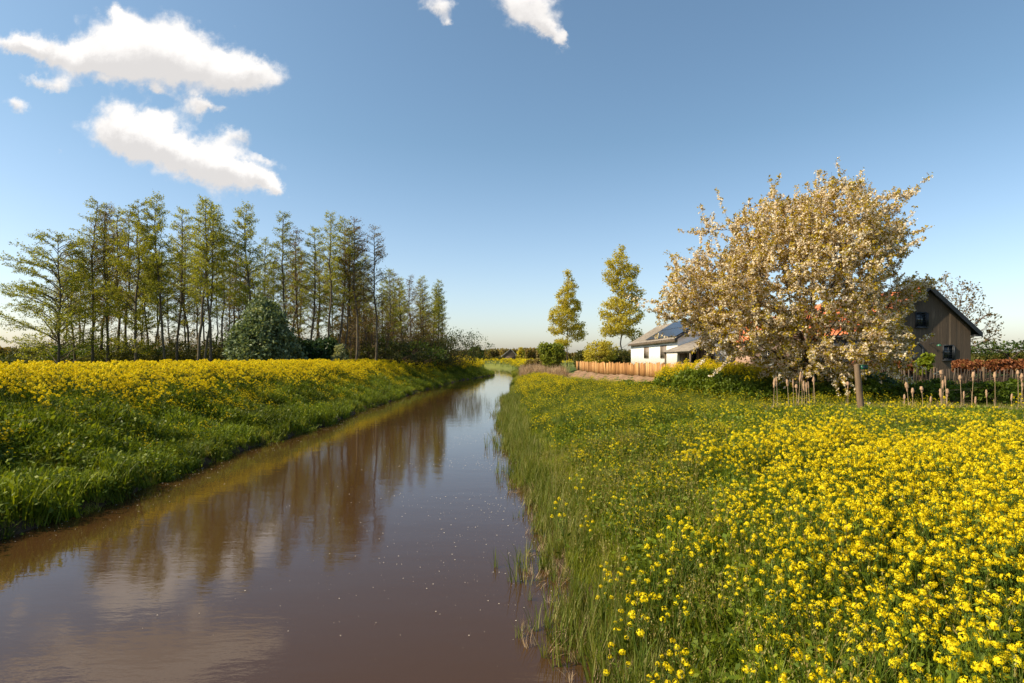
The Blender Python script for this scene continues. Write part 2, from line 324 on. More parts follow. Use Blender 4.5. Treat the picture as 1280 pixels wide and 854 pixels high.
def terrain():
    xs = np.concatenate([-np.geomspace(34, 3500, 40)[::-1], np.arange(-33.6, 34, .32), np.geomspace(34, 3500, 40)])
    ys = np.concatenate([np.arange(-30, 0, 2), np.arange(0, 60, .36), np.arange(60, 130, .8), np.arange(130, 320, 2), np.geomspace(320, 5000, 40)])
    X, Y = np.meshgrid(xs, ys); Z = hgt(X, Y)
    ny, nx = X.shape; V = np.stack([X, Y, Z], -1).reshape(-1, 3)
    i = np.arange(ny - 1)[:, None] * nx + np.arange(nx - 1)[None]; Fc = np.stack([i, i + 1, i + nx + 1, i + nx], -1).reshape(-1, 4)
    m = bpy.data.materials.new('meadow_ground'); m.use_nodes = True; nt = m.node_tree; L = nt.links.new; pb = nt.nodes['Principled BSDF']
    ge = nt.nodes.new('ShaderNodeNewGeometry')
    n1 = nt.nodes.new('ShaderNodeTexNoise'); n1.inputs['Scale'].default_value = 1.6; n1.inputs['Detail'].default_value = 10; n1.inputs['Roughness'].default_value = .7
    L(ge.outputs['Position'], n1.inputs['Vector'])
    rp = ramp_node(nt, [(.30, (.020, .024, .010)), (.45, (.036, .060, .010)), (.62, (.07, .105, .014)), (.75, (.10, .10, .03))]); L(n1.outputs['Fac'], rp.inputs[0])
    # muddy where low and wet
    sp = nt.nodes.new('ShaderNodeSeparateXYZ'); L(ge.outputs['Position'], sp.inputs[0])
    mr = nt.nodes.new('ShaderNodeMapRange'); L(sp.outputs[2], mr.inputs[0]); mr.inputs[1].default_value = .12; mr.inputs[2].default_value = .34
    mx = nt_new(nt, 'ShaderNodeMix', data_type='RGBA'); L(mr.outputs[0], mx.inputs[0]); mx.inputs[6].default_value = (.060, .040, .026, 1); L(rp.outputs[0], mx.inputs[7])
    # distant meadow: grass green with a broad mottling
    n2 = nt.nodes.new('ShaderNodeTexNoise'); n2.inputs['Scale'].default_value = .02; n2.inputs['Detail'].default_value = 4; L(ge.outputs['Position'], n2.inputs['Vector'])
    rp2 = ramp_node(nt, [(.4, (.09, .11, .022)), (.6, (.14, .15, .03))]); L(n2.outputs['Fac'], rp2.inputs[0])
    mr3 = nt.nodes.new('ShaderNodeMapRange'); L(sp.outputs[1], mr3.inputs[0]); mr3.inputs[1].default_value = 90; mr3.inputs[2].default_value = 150
    mx2 = nt_new(nt, 'ShaderNodeMix', data_type='RGBA'); L(mr3.outputs[0], mx2.inputs[0]); L(mx.outputs[2], mx2.inputs[6]); L(rp2.outputs[0], mx2.inputs[7])
    L(mx2.outputs[2], pb.inputs['Base Color']); pb.inputs['Roughness'].default_value = .9; pb.inputs['Specular IOR Level'].default_value = .15
    b = nt.nodes.new('ShaderNodeBump'); b.inputs['Strength'].default_value = .8; b.inputs['Distance'].default_value = .12; L(n1.outputs['Fac'], b.inputs['Height']); L(b.outputs[0], pb.inputs['Normal'])
    o = mesh_np('ground', V, Fc, m, smooth=True); tag(o, 'grassy meadow ground with the river banks', 'ground', kind='structure')
terrain()
def water():
    m = bpy.data.materials.new('brown_river_water'); m.use_nodes = True; nt = m.node_tree; L = nt.links.new; pb = nt.nodes['Principled BSDF']
    pb.inputs['Base Color'].default_value = (.046, .023, .0085, 1); pb.inputs['Roughness'].default_value = .02; pb.inputs['IOR'].default_value = 1.40
    ge = nt.nodes.new('ShaderNodeNewGeometry')
    def nz(scale, st, det, rough=.5):
        mp = nt.nodes.new('ShaderNodeMapping'); mp.inputs['Scale'].default_value = st; mp.inputs['Rotation'].default_value = (0, 0, R(12)); L(ge.outputs['Position'], mp.inputs[0])
        n = nt.nodes.new('ShaderNodeTexNoise'); n.inputs['Scale'].default_value = scale; n.inputs['Detail'].default_value = det; n.inputs['Roughness'].default_value = rough; L(mp.outputs[0], n.inputs['Vector']); return n.outputs['Fac']
    b1 = nt.nodes.new('ShaderNodeBump'); b1.inputs['Strength'].default_value = .6; b1.inputs['Distance'].default_value = .006; L(nz(1.1, (.6, 1.6, 1), 3), b1.inputs['Height'])
    b2 = nt.nodes.new('ShaderNodeBump'); b2.inputs['Strength'].default_value = .5; b2.inputs['Distance'].default_value = .0022; L(nz(7, (.6, 1.7, 1), 3, .6), b2.inputs['Height']); L(b1.outputs[0], b2.inputs['Normal'])
    L(b2.outputs[0], pb.inputs['Normal'])
    V = [(-400, -40, 0), (60, -40, 0), (60, 420, 0), (-400, 420, 0)]
    # the sheet follows the river: a strip between two offsets of the banks
    ys = np.concatenate([np.arange(-30, 130, 1.0), np.arange(130, 301, 2.0)])
    a = np.stack([XL(ys) - .9, ys, 0 * ys], -1); b = np.stack([XR(ys) + 1.1, ys, 0 * ys], -1)
    V = np.concatenate([a, b]); n = len(ys); i = np.arange(n - 1); Fc = np.stack([i, i + n, i + n + 1, i + 1], -1)
    o = mesh_np('river_water', V, Fc, m); tag(o, 'calm brown river reflecting the sky and trees', 'river', kind='structure')
water()

# ------------------------------------------------------------------ instancing for uncountable cover
def gn_scatter(name, protos, pts, rot, scl, idx, label, cat):
    pts = np.asarray(pts, np.float32)
    me = bpy.data.meshes.new(name); me.vertices.add(len(pts)); me.vertices.foreach_set('co', pts.ravel())
    for nm, ty, fld, d in (('rot', 'FLOAT_VECTOR', 'vector', rot), ('scl', 'FLOAT_VECTOR', 'vector', scl), ('idx', 'INT', 'value', idx)):
        a = me.attributes.new(nm, ty, 'POINT'); a.data.foreach_set(fld, np.ascontiguousarray(d, dtype=np.int32 if ty == 'INT' else np.float32).ravel())
    o = bpy.data.objects.new(name, me); COL.objects.link(o)
    ng = bpy.data.node_groups.new(name + '_scatter', 'GeometryNodeTree'); L = ng.links.new
    ng.interface.new_socket('Geometry', in_out='INPUT', socket_type='NodeSocketGeometry'); ng.interface.new_socket('Geometry', in_out='OUTPUT', socket_type='NodeSocketGeometry')
    gi = ng.nodes.new('NodeGroupInput'); go = ng.nodes.new('NodeGroupOutput'); jn = ng.nodes.new('GeometryNodeJoinGeometry')
    def attr(nm, dt):
        n = ng.nodes.new('GeometryNodeInputNamedAttribute'); n.data_type = dt; n.inputs[0].default_value = nm; return n.outputs[0]
    mp = ng.nodes.new('GeometryNodeMeshToPoints'); L(gi.outputs[0], mp.inputs[0])
    er = ng.nodes.new('FunctionNodeEulerToRotation'); L(attr('rot', 'FLOAT_VECTOR'), er.inputs[0])
    sc = attr('scl', 'FLOAT_VECTOR'); ix = attr('idx', 'INT')
    for k, p in enumerate(protos):
        oi = ng.nodes.new('GeometryNodeObjectInfo'); oi.inputs[0].default_value = p
        ip = ng.nodes.new('GeometryNodeInstanceOnPoints')
        cmp = ng.nodes.new('FunctionNodeCompare'); cmp.data_type = 'INT'; cmp.operation = 'EQUAL'
        ii = [s for s in cmp.inputs if s.type == 'INT']; L(ix, ii[0]); ii[1].default_value = k
        L(mp.outputs[0], ip.inputs['Points']); L(cmp.outputs[0], ip.inputs['Selection']); L(oi.outputs['Geometry'], ip.inputs['Instance'])
        L(er.outputs[0], ip.inputs['Rotation']); L(sc, ip.inputs['Scale']); L(ip.outputs[0], jn.inputs[0])
    L(jn.outputs[0], go.inputs[0])
    md = o.modifiers.new('scatter', 'NODES'); md.node_group = ng
    return tag(o, label, cat, kind='stuff')
def scatter_at(name, protos, x, y, smin, smax, label, cat, tilt=.12, zoff=0.0, zs=None, sink=.02):
    n = len(x); z = hgt(x, y) + zoff - sink
    s = smin + (smax - smin) * rng.random(n) ** 1.3
    scl = np.stack([s, s, s * (1 if zs is None else zs)], -1)
    rot = np.stack([rng.normal(0, tilt, n), rng.normal(0, tilt, n), rng.random(n) * 6.283], -1)
    return gn_scatter(name, protos, np.stack([x, y, z], -1), rot, scl, rng.integers(0, len(protos), n), label, cat)
def proto_multi(name, parts):
    """parts: list of (V,F,mat,rnd) -> one unlinked mesh object with material slots"""
    Vs, Fs, mi, rn, mats, n = [], [], [], [], [], 0
    for V, Fc, m, r in parts:
        if m not in mats: mats.append(m)
        V = np.asarray(V, float); Fc = np.asarray(Fc); Vs.append(V); Fs.append(Fc + n); n += len(V)
        mi.append(np.full(len(Fc), mats.index(m))); rn.append(np.broadcast_to(np.asarray(r, float), (len(Fc),)))
    # group by face size
    ks = sorted({f.shape[1] for f in Fs}); FF = []; MI = []; RN = []
    for k in ks:
        sel = [i for i, f in enumerate(Fs) if f.shape[1] == k]
        FF.append(np.vstack([Fs[i] for i in sel])); MI.append(np.concatenate([mi[i] for i in sel])); RN.append(np.concatenate([rn[i] for i in sel]))
    o = mesh_np(name, np.vstack(Vs), FF, None, rnd=np.concatenate(RN), link=False)
    for m in mats: o.data.materials.append(m)
    o.data.polygons.foreach_set('material_index', np.concatenate(MI).astype(np.int32))
    return o
def blades(n, h, w, spread, bend, g, hv=.4, seg=3):
    """curved tapering blades; returns V,F(quads),rnd"""
    Vs, Fs, rn = [], [], []; c = 0
    a = g.random(n) * 6.283; r = spread * np.sqrt(g.random(n)); hh = h * (1 - hv + hv * g.random(n)); bd = bend * g.random(n)
    for i in range(n):
        d = np.array([math.cos(a[i]), math.sin(a[i]), 0]); pz = g.random() * 6.283; base = np.array([math.cos(pz), math.sin(pz), 0]) * r[i]
        sd = np.array([-d[1], d[0], 0]); V = []
        for k in range(seg + 1):
            t = k / seg; p = base + d * bd[i] * hh[i] * t * t + np.array([0, 0, hh[i] * (t - .35 * bd[i] * t * t)])
            ww = w * (1 - t) ** .7 * .5 + .0008; V += [p - sd * ww, p + sd * ww]
        V = np.array(V); Fk = [(2 * k, 2 * k + 1, 2 * k + 3, 2 * k + 2) for k in range(seg)]
        Vs.append(V); Fs.append(np.array(Fk) + c); c += len(V); rn += [g.random()] * seg
    return np.vstack(Vs), np.vstack(Fs), np.array(rn)
grass_p = []; lush_p = []; reed_p = []; dry_p = []
for k in range(5):
    g = np.random.default_rng(100 + k)
    V, Fc, r = blades(34, .34, .011, .17, .75, g); parts = [(V, Fc, M['grass'], r)]
    if k < 2:   # a few dry heads
        V, Fc, r = blades(5, .46, .006, .14, .4, g); parts.append((V, Fc, M['grass'], np.full(len(Fc), 1.0)))
    grass_p.append(proto_multi('grass_tuft', parts))
    V, Fc, r = blades(30, .42, .017, .16, .7, g); parts = [(V, Fc, M['lush'], r)]
    pt = np.stack([g.normal(0, .12, 26), g.normal(0, .12, 26), .05 + .28 * g.random(26)], -1); V, Fc = leafquads(pt, .022 + .028 * g.random(26), 1.7, g, up=.7)
    parts.append((V, Fc, M['lush'], g.random(26))); lush_p.append(proto_multi('lush_tuft', parts))
    V, Fc, r = blades(12, .75, .016, .10, .45, g, seg=4); reed_p.append(proto_multi('reed_tuft', [(V, Fc, M['reed'], r)]))
    V, Fc, r = blades(16, .60, .012, .16, .7, g, hv=.7, seg=3); dry_p.append(proto_multi('dry_tuft', [(V, Fc, M['dry'], r)]))

def flower_head(c, rad, g, nfl=18):
    """dome of four-petalled florets"""
    ph = g.random(nfl) * 6.283; el = np.arccos(1 - g.random(nfl) * 1.55)
    d = np.stack([np.sin(el) * np.cos(ph), np.sin(el) * np.sin(ph), np.cos(el)], -1)
    pt = c + d * rad * np.array([1, 1, 1.05]) * (.75 + .35 * g.random((nfl, 1)))
    Vs, Fs, n = [], [], 0
    ref = unit(g.normal(size=(nfl, 3))); a = unit(np.cross(d, ref)); b = np.cross(d, a); s = rad * .42
    for A, B in ((a, b), (b, a)):
        V = np.stack([pt - A * s + d * s * .1, pt + B * s * .5, pt + A * s + d * s * .1, pt - B * s * .5], 1).reshape(-1, 3)
        Vs.append(V); Fs.append(np.arange(4 * nfl).reshape(-1, 4) + n); n += 4 * nfl
    return np.vstack(Vs), np.vstack(Fs), np.tile(g.random(nfl), 2)
def mustard(seed, H, nheads, rad=.024, leaves=16, spread=.16):
    g = np.random.default_rng(seed); parts = []
    top = np.array([g.normal(0, .03), g.normal(0, .03), H * .62])
    V, Fc = tube([(0, 0, 0), top * .5 + [.01, 0, 0], top], [.007, .006, .004], 4); parts.append((V, Fc, M['stem'], .4))
    for k in range(nheads):
        a = k * 2.4 + g.random(); rr = spread * (.25 + .75 * g.random()) * (0.15 if k == 0 else 1)
        hp = np.array([math.cos(a) * rr, math.sin(a) * rr, H * (1.0 if k == 0 else .72 + .28 * g.random())])
        st = top * (.55 + .45 * g.random()); mid = (st + hp) / 2 + np.array([math.cos(a), math.sin(a), 0]) * .03
        V, Fc = tube([st, mid, hp], [.004, .003, .002], 3); parts.append((V, Fc, M['stem'], .7))
        V, Fc, r = flower_head(hp, rad * (.7 + .6 * g.random()), g, 24); parts.append((V, Fc, M['petal'], r))
        if g.random() < .7:   # lower open florets / pods below the head
            q = hp + np.stack([g.normal(0, .012, 6), g.normal(0, .012, 6), -.02 - .06 * g.random(6)], -1)
            V, Fc = leafquads(q, .012, 3, g); parts.append((V, Fc, M['stem'], .9))
    t = g.random(leaves) ** 1.2; a = g.random(leaves) * 6.283; rr = (.05 + .09 * g.random(leaves)) * (1.2 - t)
    pt = np.stack([np.cos(a) * rr, np.sin(a) * rr, t * H * .78 + .05], -1)
    V, Fc = leafquads(pt, (.052 - .03 * t) * (.6 + .7 * g.random(leaves)), 2.3, g, up=.6, U=np.stack([np.cos(a), np.sin(a), .2 + 0 * a], -1))
    parts.append((V, Fc, M['lush'], g.random(leaves) * .8))
    return proto_multi('mustard_plant', parts)
must_p = [mustard(200 + k, .80, 5 + k % 3) for k in range(6)]
dense_p = [mustard(230 + k, .88, 8 + k % 3, rad=.030, leaves=10, spread=.22) for k in range(5)]
butter_p = []
for k in range(4):
    g = np.random.default_rng(300 + k); parts = []
    for j in range(5):
        a = g.random() * 6.283; rr = .16 * g.random(); hp = np.array([math.cos(a) * rr, math.sin(a) * rr, .36 + .22 * g.random()])
        V, Fc = tube([hp * [.3, .3, 0], hp * [.8, .8, .6], hp], [.003, .0025, .002], 3); parts.append((V, Fc, M['stem'], .6))
        V, Fc, r = flower_head(hp, .013 + .006 * g.random(), g, 7); parts.append((V, Fc, M['petal'], r))
    butter_p.append(proto_multi('meadow_flower', parts))
def vn(x, y, s, seed=0):   # cheap smooth value field 0..1
    return .5 + .5 * (np.sin(x * s + seed + 1.7 * np.sin(y * s * .8 + seed * 2)) * np.cos(y * s * 1.1 + 1.3 * np.sin(x * s * .7 + seed)))
def pix(x, y, z):
    return 640 + F * x / y, HZ - F * (z - CZ) / y
def inview(x, y, z=1.0, mg=480):
    px, py = pix(x, np.maximum(y, .3), z); return (y > .8) & (px > -mg) & (px < 1280 + mg) & (py < 854 + 160)

# ---- right bank
def right_cover():
    n = 90000; x = rng.random(n) * 30 - .3; y = rng.random(n) ** 1.0 * 46 + 1.2
    dr = x - XR(y); s = fence_s(x, y); dist = np.hypot(x, y)
    keep = (dr > .25) & (s < -1.0) & inview(x, y) & (rng.random(n) < np.clip(9 / dist, .25, 1) * 1.15)
    earth = (s > -4.6) & (y > 42)
    keep &= ~earth
    x, y, dist = x[keep], y[keep], dist[keep]
    zs = .75 + .5 * vn(x, y, .9, 3)
    scatter_at('meadow_grass', grass_p, x, y, .45, .90, 'green grass growing over the right bank meadow', 'grass', .2, zs=zs)
    n = 32000; x = rng.random(n) * 20 + 1.5; y = rng.random(n) * 18 + 1.0; px, py = pix(x, y, 1.7)
    keep = inview(x, y) & (vn(x, y, 1.3, 5) * .5 + (px - 800) / 500 > .45 - .45 * (rng.random(n) < .35)) & (fence_s(x, y) < -4)
    x, y = x[keep], y[keep]
    scatter_at('leafy_herbs', lush_p, x, y, .8, 1.4, 'lush dark green herbs under the mustard on the right', 'plants', .15)
    n = 30000; x = rng.random(n) * 30; y = 42 + rng.random(n) * 75; dr = x - XR(y); s = fence_s(x, y)
    keep = (dr > .2) & (s < -4.5) & (rng.random(n) < .85)
    scatter_at('far_meadow_grass', grass_p, x[keep], y[keep], 1.2, 2.0, 'grass on the far right bank by the river bend', 'grass', .2)
    # mustard patch, near right
    n = 32000; x = rng.random(n) * 21 + .8; y = rng.random(n) * 15.5 + 1.7; px, py = pix(x, y, 1.75)
    prob = 1 / (1 + np.exp(-(x - 2.3 - .21 * y - .5 * np.sin(y * .9)) / .7)) * (.35 + .65 * vn(x, y, 1.25, 8)) * np.where(y < 3.0, .45, .9) * np.where(y > 10.6, .06, 1)
    keep = inview(x, y) & (rng.random(n) < prob * 1.2) & (py > 505)
    x, y = x[keep], y[keep]; scatter_at('mustard_patch', must_p, x, y, .70, 1.2, 'yellow wild mustard in bloom on the right foreground bank', 'flowers', .15, zs=.72 + .45 * vn(x, y, 1.1, 4))
    # sparse mustard + buttercups over the meadow
    n = 26000; x = rng.random(n) * 16; y = rng.random(n) * 40 + 2; dr = x - XR(y)
    keep = (dr > .9) & inview(x, y) & (rng.random(n) < (.16 + .80 * (vn(x, y, .8, 1) > .48) * vn(x, y, 2.2, 4)) * np.where(y > 15, .8, 1)) & (fence_s(x, y) < -5) & (y < 44)
    scatter_at('meadow_flowers', butter_p, x[keep], y[keep], .8, 1.25, 'small yellow meadow flowers scattered in the right bank grass', 'flowers', .15)
    n = 5200; x = rng.random(n) * 10; y = rng.random(n) * 60 + 8; dr = x - XR(y)
    keep = (dr > .7) & (dr < 7) & (fence_s(x, y) < -5) & (rng.random(n) < .10 + .9 * (y > 34) * (dr < 4.2) * (vn(x, y, .7, 2) > .35))
    scatter_at('bank_mustard', must_p, x[keep], y[keep], .7, 1.05, 'mustard dotted along the river edge of the right bank', 'flowers', .15)
right_cover()
def left_cover():
    n = 60000; y = 4 + rng.random(n) ** 1.15 * 105; dl = rng.random(n) * 5.4 - .08 + .10 * np.sin(y * 2.1); x = XL(y) - dl
    keep = inview(x, y) & (rng.random(n) < np.clip(22 / y, .3, 1))
    x, y, dl = x[keep], y[keep], dl[keep]; low = (dl < 2.1 + .8 * np.sin(y * .8) + .5 * np.sin(y * 2.3) + rng.normal(0, .3, len(x))) ; sel = (low & (rng.random(len(x)) < .75)) | (rng.random(len(x)) < .22)
    scatter_at('bank_grass', grass_p, x[sel], y[sel], .45, .95, 'short yellow-green grass on the foot of the left bank', 'grass', .3, zs=.5 + .8 * vn(x[sel], y[sel], 1.1, 2))
    sel = (~low) | (rng.random(len(x)) < .15)
    scatter_at('lush_bank_grass', lush_p, x[sel], y[sel], .9, 1.7, 'tall lush green growth on the slope of the left bank', 'grass', .2, zs=.55 + .9 * vn(x[sel], y[sel], 1.4, 6))
    n = 34000; y = 5 + rng.random(n) * 105; dl = 2.2 + rng.random(n) ** 1.25 * 13; x = XL(y) - dl
    keep = inview(x, y, 2.5) & (dl > 2.6 + .7 * np.sin(y * .55) + .5 * np.sin(y * 1.7) + 1.5 * (rng.random(n) - .5) ** 3 * 8 * .6 + .4 * vn(x, y, 3, 1)) & (rng.random(n) < np.clip(.20 + .22 * (dl - 2.6), .2, .62)) & ((y > 60) | (dl < 9) | (rng.random(n) < .5))
    scatter_at('bank_mustard_belt', dense_p, x[keep], y[keep], .75, 1.35, 'dense belt of yellow mustard along the top of the left bank', 'flowers', .1)
    n = 12000; y = 5 + rng.random(n) * 70; dl = .5 + 2.9 * rng.random(n) ** .55; x = XL(y) - dl
    keep = ((vn(x, y, 1.3, 9) > .78) & (rng.random(n) < .45)) | (rng.random(n) < .06 + .40 * (dl > 2.2))
    scatter_at('slope_mustard', must_p, x[keep], y[keep], .5, .8, 'scattered mustard plants low on the left bank slope', 'flowers', .2)
left_cover()
def bank_litter():
    n = 900; y = 5 + rng.random(n) * 60; dl = .3 + rng.random(n) * 2.4; x = XL(y) - dl; keep = vn(x, y, 1.7, 11) > .72
    scatter_at('dead_grass_patches', dry_p, x[keep], y[keep], .35, .6, 'patches of dead straw-coloured grass low on the left bank', 'grass', .5)
bank_litter()
seed_p = []
for k in range(4):
    g_ = np.random.default_rng(340 + k); parts = []
    for j in range(7):
        a = g_.random() * 6.283; rr = .12 * g_.random(); ln_ = .12 * g_.normal(size=2); h_ = .45 + .3 * g_.random(); b0 = np.array([math.cos(a) * rr, math.sin(a) * rr, 0]); tp = b0 + np.array([ln_[0], ln_[1], h_])
        V, Fc = tube([b0, b0 * .5 + tp * .5 + [0, 0, .03], tp], [.002, .0018, .001], 3); parts.append((V, Fc, M['grass'], .8))
        q = tp[None] + (b0 - tp)[None] * (.22 * g_.random((9, 1))) + g_.normal(0, .008, (9, 3)); V, Fc = leafquads(q, .010, 2.6, g_, U=np.repeat((tp - b0)[None], 9, 0)); parts.append((V, Fc, M['seedhead'], g_.random(9)))
    seed_p.append(proto_multi('seeding_grass', parts))
def seeding():
    n = 2600; x = rng.random(n) * 14; y = 1.5 + 13 * rng.random(n); dr = x - XR(y); keep = (dr > .15) & inview(x, y) & (fence_s(x, y) < -5) & (rng.random(n) < .25 + .75 * (dr < 2.5))
    scatter_at('seeding_grass', seed_p, x[keep], y[keep], .7, 1.2, 'fine reddish seeding grass stalks among the right bank grass', 'grass', .12)
seeding()
def reeds_and_petals():
    n = 3200; y = 2 + rng.random(n) ** 1.2 * 42; off = rng.normal(.05, .30, n); x = XR(y) + off
    keep = inview(x, y, .3) & (rng.random(n) < .25 + .75 * (vn(x, y, .9, 7) > .42)) & (off > -1.0)
    x, y = x[keep], y[keep]; m = len(x); s = .35 + .55 * rng.random(m) * np.where(y > 12, 1.2, 1)
    gn_scatter('water_edge_reeds', reed_p, np.stack([x, y, np.maximum(hgt(x, y), -.12)], -1), np.stack([rng.normal(0, .15, m), rng.normal(0, .15, m), rng.random(m) * 6.28], -1),
               np.stack([s, s, s], -1), rng.integers(0, 5, m), 'thin green reeds standing in the water at the right bank', 'reeds')
    # emergent sticks of last year's growth
    n = 300; y = 3 + rng.random(n) * 11; x = XR(y) + rng.normal(.15, .30, n); m = n; s = .25 + .3 * rng.random(m)
    gn_scatter('broken_reed_stalks', dry_p[:3], np.stack([x, y, np.full(n, -.02)], -1), np.stack([rng.normal(0, .5, m), rng.normal(0, .5, m), rng.random(m) * 6.28], -1),
               np.stack([s, s, s], -1), rng.integers(0, 3, m), 'pale broken reed stalks in the shallow edge of the river', 'reeds')
    # floating petals
    n = 3000; y = 5.5 + 40 * rng.beta(1.5, 2.2, n); w = XR(y) - XL(y); f = rng.beta(1.3, 4.5, n); x = XR(y) + .1 - f * w * .8
    keep = (vn(x, y, .55, 3) > .30) | (f < .08); x, y = x[keep], y[keep]
    m2 = 900; y2 = 9 + 40 * rng.random(m2); x2 = XL(y2) + .05 + np.abs(rng.normal(0, .7, m2)); x = np.concatenate([x, x2]); y = np.concatenate([y, y2])
    pt = np.stack([x, y, np.full(len(x), .006)], -1); U = np.stack([rng.normal(size=len(x)), rng.normal(size=len(x)), 0 * x], -1); sz = (.003 + .012 * rng.random(len(x)) ** 2.5) * np.clip(y / 9, .8, 1.6)
    W = np.stack([-U[:, 1], U[:, 0], 0 * x], -1); U = unit(U); W = unit(W); a = U * sz[:, None]; b = W * (sz * .7)[:, None]
    V = np.stack([pt - a, pt + b, pt + a, pt - b], 1).reshape(-1, 3)
    o = mesh_np('floating_petals', V, np.arange(4 * len(x)).reshape(-1, 4), mat_surf('fallen_petals', [(.3, (.45, .38, .30)), (.7, (.7, .63, .54))], 30, bump=0), rnd=rng.random(len(x)))
    tag(o, 'white blossom petals floating on the brown river', 'petals', kind='stuff')
reeds_and_petals()
#@@PART2
# ------------------------------------------------------------------ trees
def grow(A, start, step, infl, kill, iters, bias=(0, 0, 0), g=None):
    """space colonisation: returns node positions and parent indices"""
    nodes = [np.array(p, float) for p, _ in start]; par = [q for _, q in start]
    A = np.asarray(A, float); bestd = np.full(len(A), 1e9); besti = np.zeros(len(A), int)
    new = list(range(len(nodes))); bias = np.array(bias, float)
    for it in range(iters):
        for i in new:
            d = np.linalg.norm(A - nodes[i], axis=1); m = d < bestd; bestd[m] = d[m]; besti[m] = i
        live = bestd > kill; A = A[live]; bestd = bestd[live]; besti = besti[live]
        if not len(A): break
        act = bestd < infl
        if not act.any(): break
        new = []
        ids = besti[act]; dv = unit(A[act] - np.array(nodes)[ids])
        for i in np.unique(ids):
            v = dv[ids == i].sum(0); v = unit(v) + bias + (g.normal(size=3) * .12 if g is not None else 0)
            q = nodes[i] + unit(v) * step
            nodes.append(q); par.append(int(i)); new.append(len(nodes) - 1)
        # stuck guard: drop attractors that pull the same node forever
        if len(nodes) > 9000: break
    return np.array(nodes), np.array(par)
def radii(par, tip, e=2.3):
    n = len(par); acc = np.zeros(n); ch = np.zeros(n, int)
    for i in range(n):
        if par[i] >= 0: ch[par[i]] += 1
    acc[ch == 0] = tip ** e
    for i in range(n - 1, -1, -1):
        if par[i] >= 0: acc[par[i]] += acc[i]
    return acc ** (1 / e), ch
def ellips(c, r, n, g, shell=.0):
    d = unit(g.normal(size=(n, 3))); q = (shell + (1 - shell) * g.random((n, 1)) ** (1 / 3.))
    return np.array(c) + d * q * np.array(r)
def empty(name, loc, rz=0):
    o = bpy.data.objects.new(name, None); COL.objects.link(o); o.location = loc; o.rotation_euler = (0, 0, rz); o.empty_display_size = .5; return o
def copy_tree(o, loc, rz=0, sc=(1, 1, 1)):
    c = o.copy(); COL.objects.link(c); c.location = loc; c.rotation_euler = (0, 0, rz); c.scale = sc
    for k in [x for x in bpy.data.objects if x.parent == o]:
        d = k.copy(); COL.objects.link(d); d.parent = c
        for k2 in [x for x in bpy.data.objects if x.parent == k]:
            e = k2.copy(); COL.objects.link(e); e.parent = d
    return c

def alder_parts(seed, H, spread, dens, low, leafmat, lean=0.0, leafsz=.088, twin=False):
    g = np.random.default_rng(seed); trunks = [0.0] if not twin else [0.0, 1.0]
    BV = MB(); LP = []
    for tw in trunks:
        n = 14; t = np.linspace(0, 1, n); off = np.cumsum(g.normal(0, .10, (n, 2)), axis=0) * np.minimum(1, t * 2)[:, None] * (H / 16)
        ph = g.random() * 6.28; Hh = H * (1 - .08 * tw)
        T = np.stack([off[:, 0] + (lean + tw * .05) * t * H * .5 + tw * .35, off[:, 1] + tw * .2, t * Hh - .3], -1)
        rad = .125 * (H / 16) * (1 - t) ** .8 * (1 - .25 * tw) + .018
        BV.add(*tube(T, rad, 7), r=.5)
        nb = int(H * 6.0)
        for i in range(nb):
            tb = low + (1 - low) * (i + g.random()) / nb
            if tb < low + .18 and g.random() < .3: continue
            p0 = np.array([np.interp(tb, t, T[:, k]) for k in range(3)])
            prof = (1 - tb) ** .62 * 1.25 + .16
            Lb = 1.25 * spread * prof * (.55 + .6 * g.random()) * (.75 if tb < low + .2 else 1)
            a = g.random() * 6.28; up = 1.15 - .55 * g.random()
            d = np.array([math.cos(a), math.sin(a), 0]); pts = [p0]; m = 5
            for k in range(m):
                tt = (k + 1) / m; dirv = d * (.8 + .3 * tt) + np.array([0, 0, up * (1 - .8 * tt)]) + g.normal(0, .12, 3)
                pts.append(pts[-1] + unit(dirv) * Lb / m)
            pts = np.array(pts); r0 = .012 + .010 * Lb; BV.add(*tube(pts, np.linspace(r0, .006, m + 1), 4), r=.5)
            ns = 3 + int(Lb * 3.0)
            for j in range(ns):
                u = .25 + .75 * (j + g.random()) / ns; q = pts[0] * 0; seg = min(int(u * m), m - 1); q = pts[seg] + (pts[seg + 1] - pts[seg]) * (u * m - seg)
                sa = a + g.choice([-1, 1]) * (.5 + .5 * g.random()); Ls = (.35 + .28 * Lb) * (1.15 - u * .6) * (.5 + .7 * g.random())
                e = q + np.array([math.cos(sa), math.sin(sa), .35 + .3 * g.normal()]) * Ls
                BV.add(*prisms(q, e, .007, .004, 3), r=.5)
                k = max(1, int(g.poisson(dens * Ls * 27))); w = g.random((k, 1)) ** .7
                LP.append(q + (e - q) * w + g.normal(0, .085, (k, 3)) * np.array([1, 1, 1.0]))
    LPa = np.vstack(LP)
    V, Fc = leafquads(LPa, leafsz * (.6 + .7 * g.random(len(LPa))), 1.35, g, up=.3)
    return BV, (V, Fc, g.random(len(LPa))), leafmat
def make_alder(*a, **k):
    BV, (V, Fc, r), mat = alder_parts(*a, **k)
    root = empty('alder_tree', (0, 0, 0)); tr = BV.build('trunk', M['barkg'], root)
    mesh_np('crown', V, Fc, mat, root, rnd=r); return root
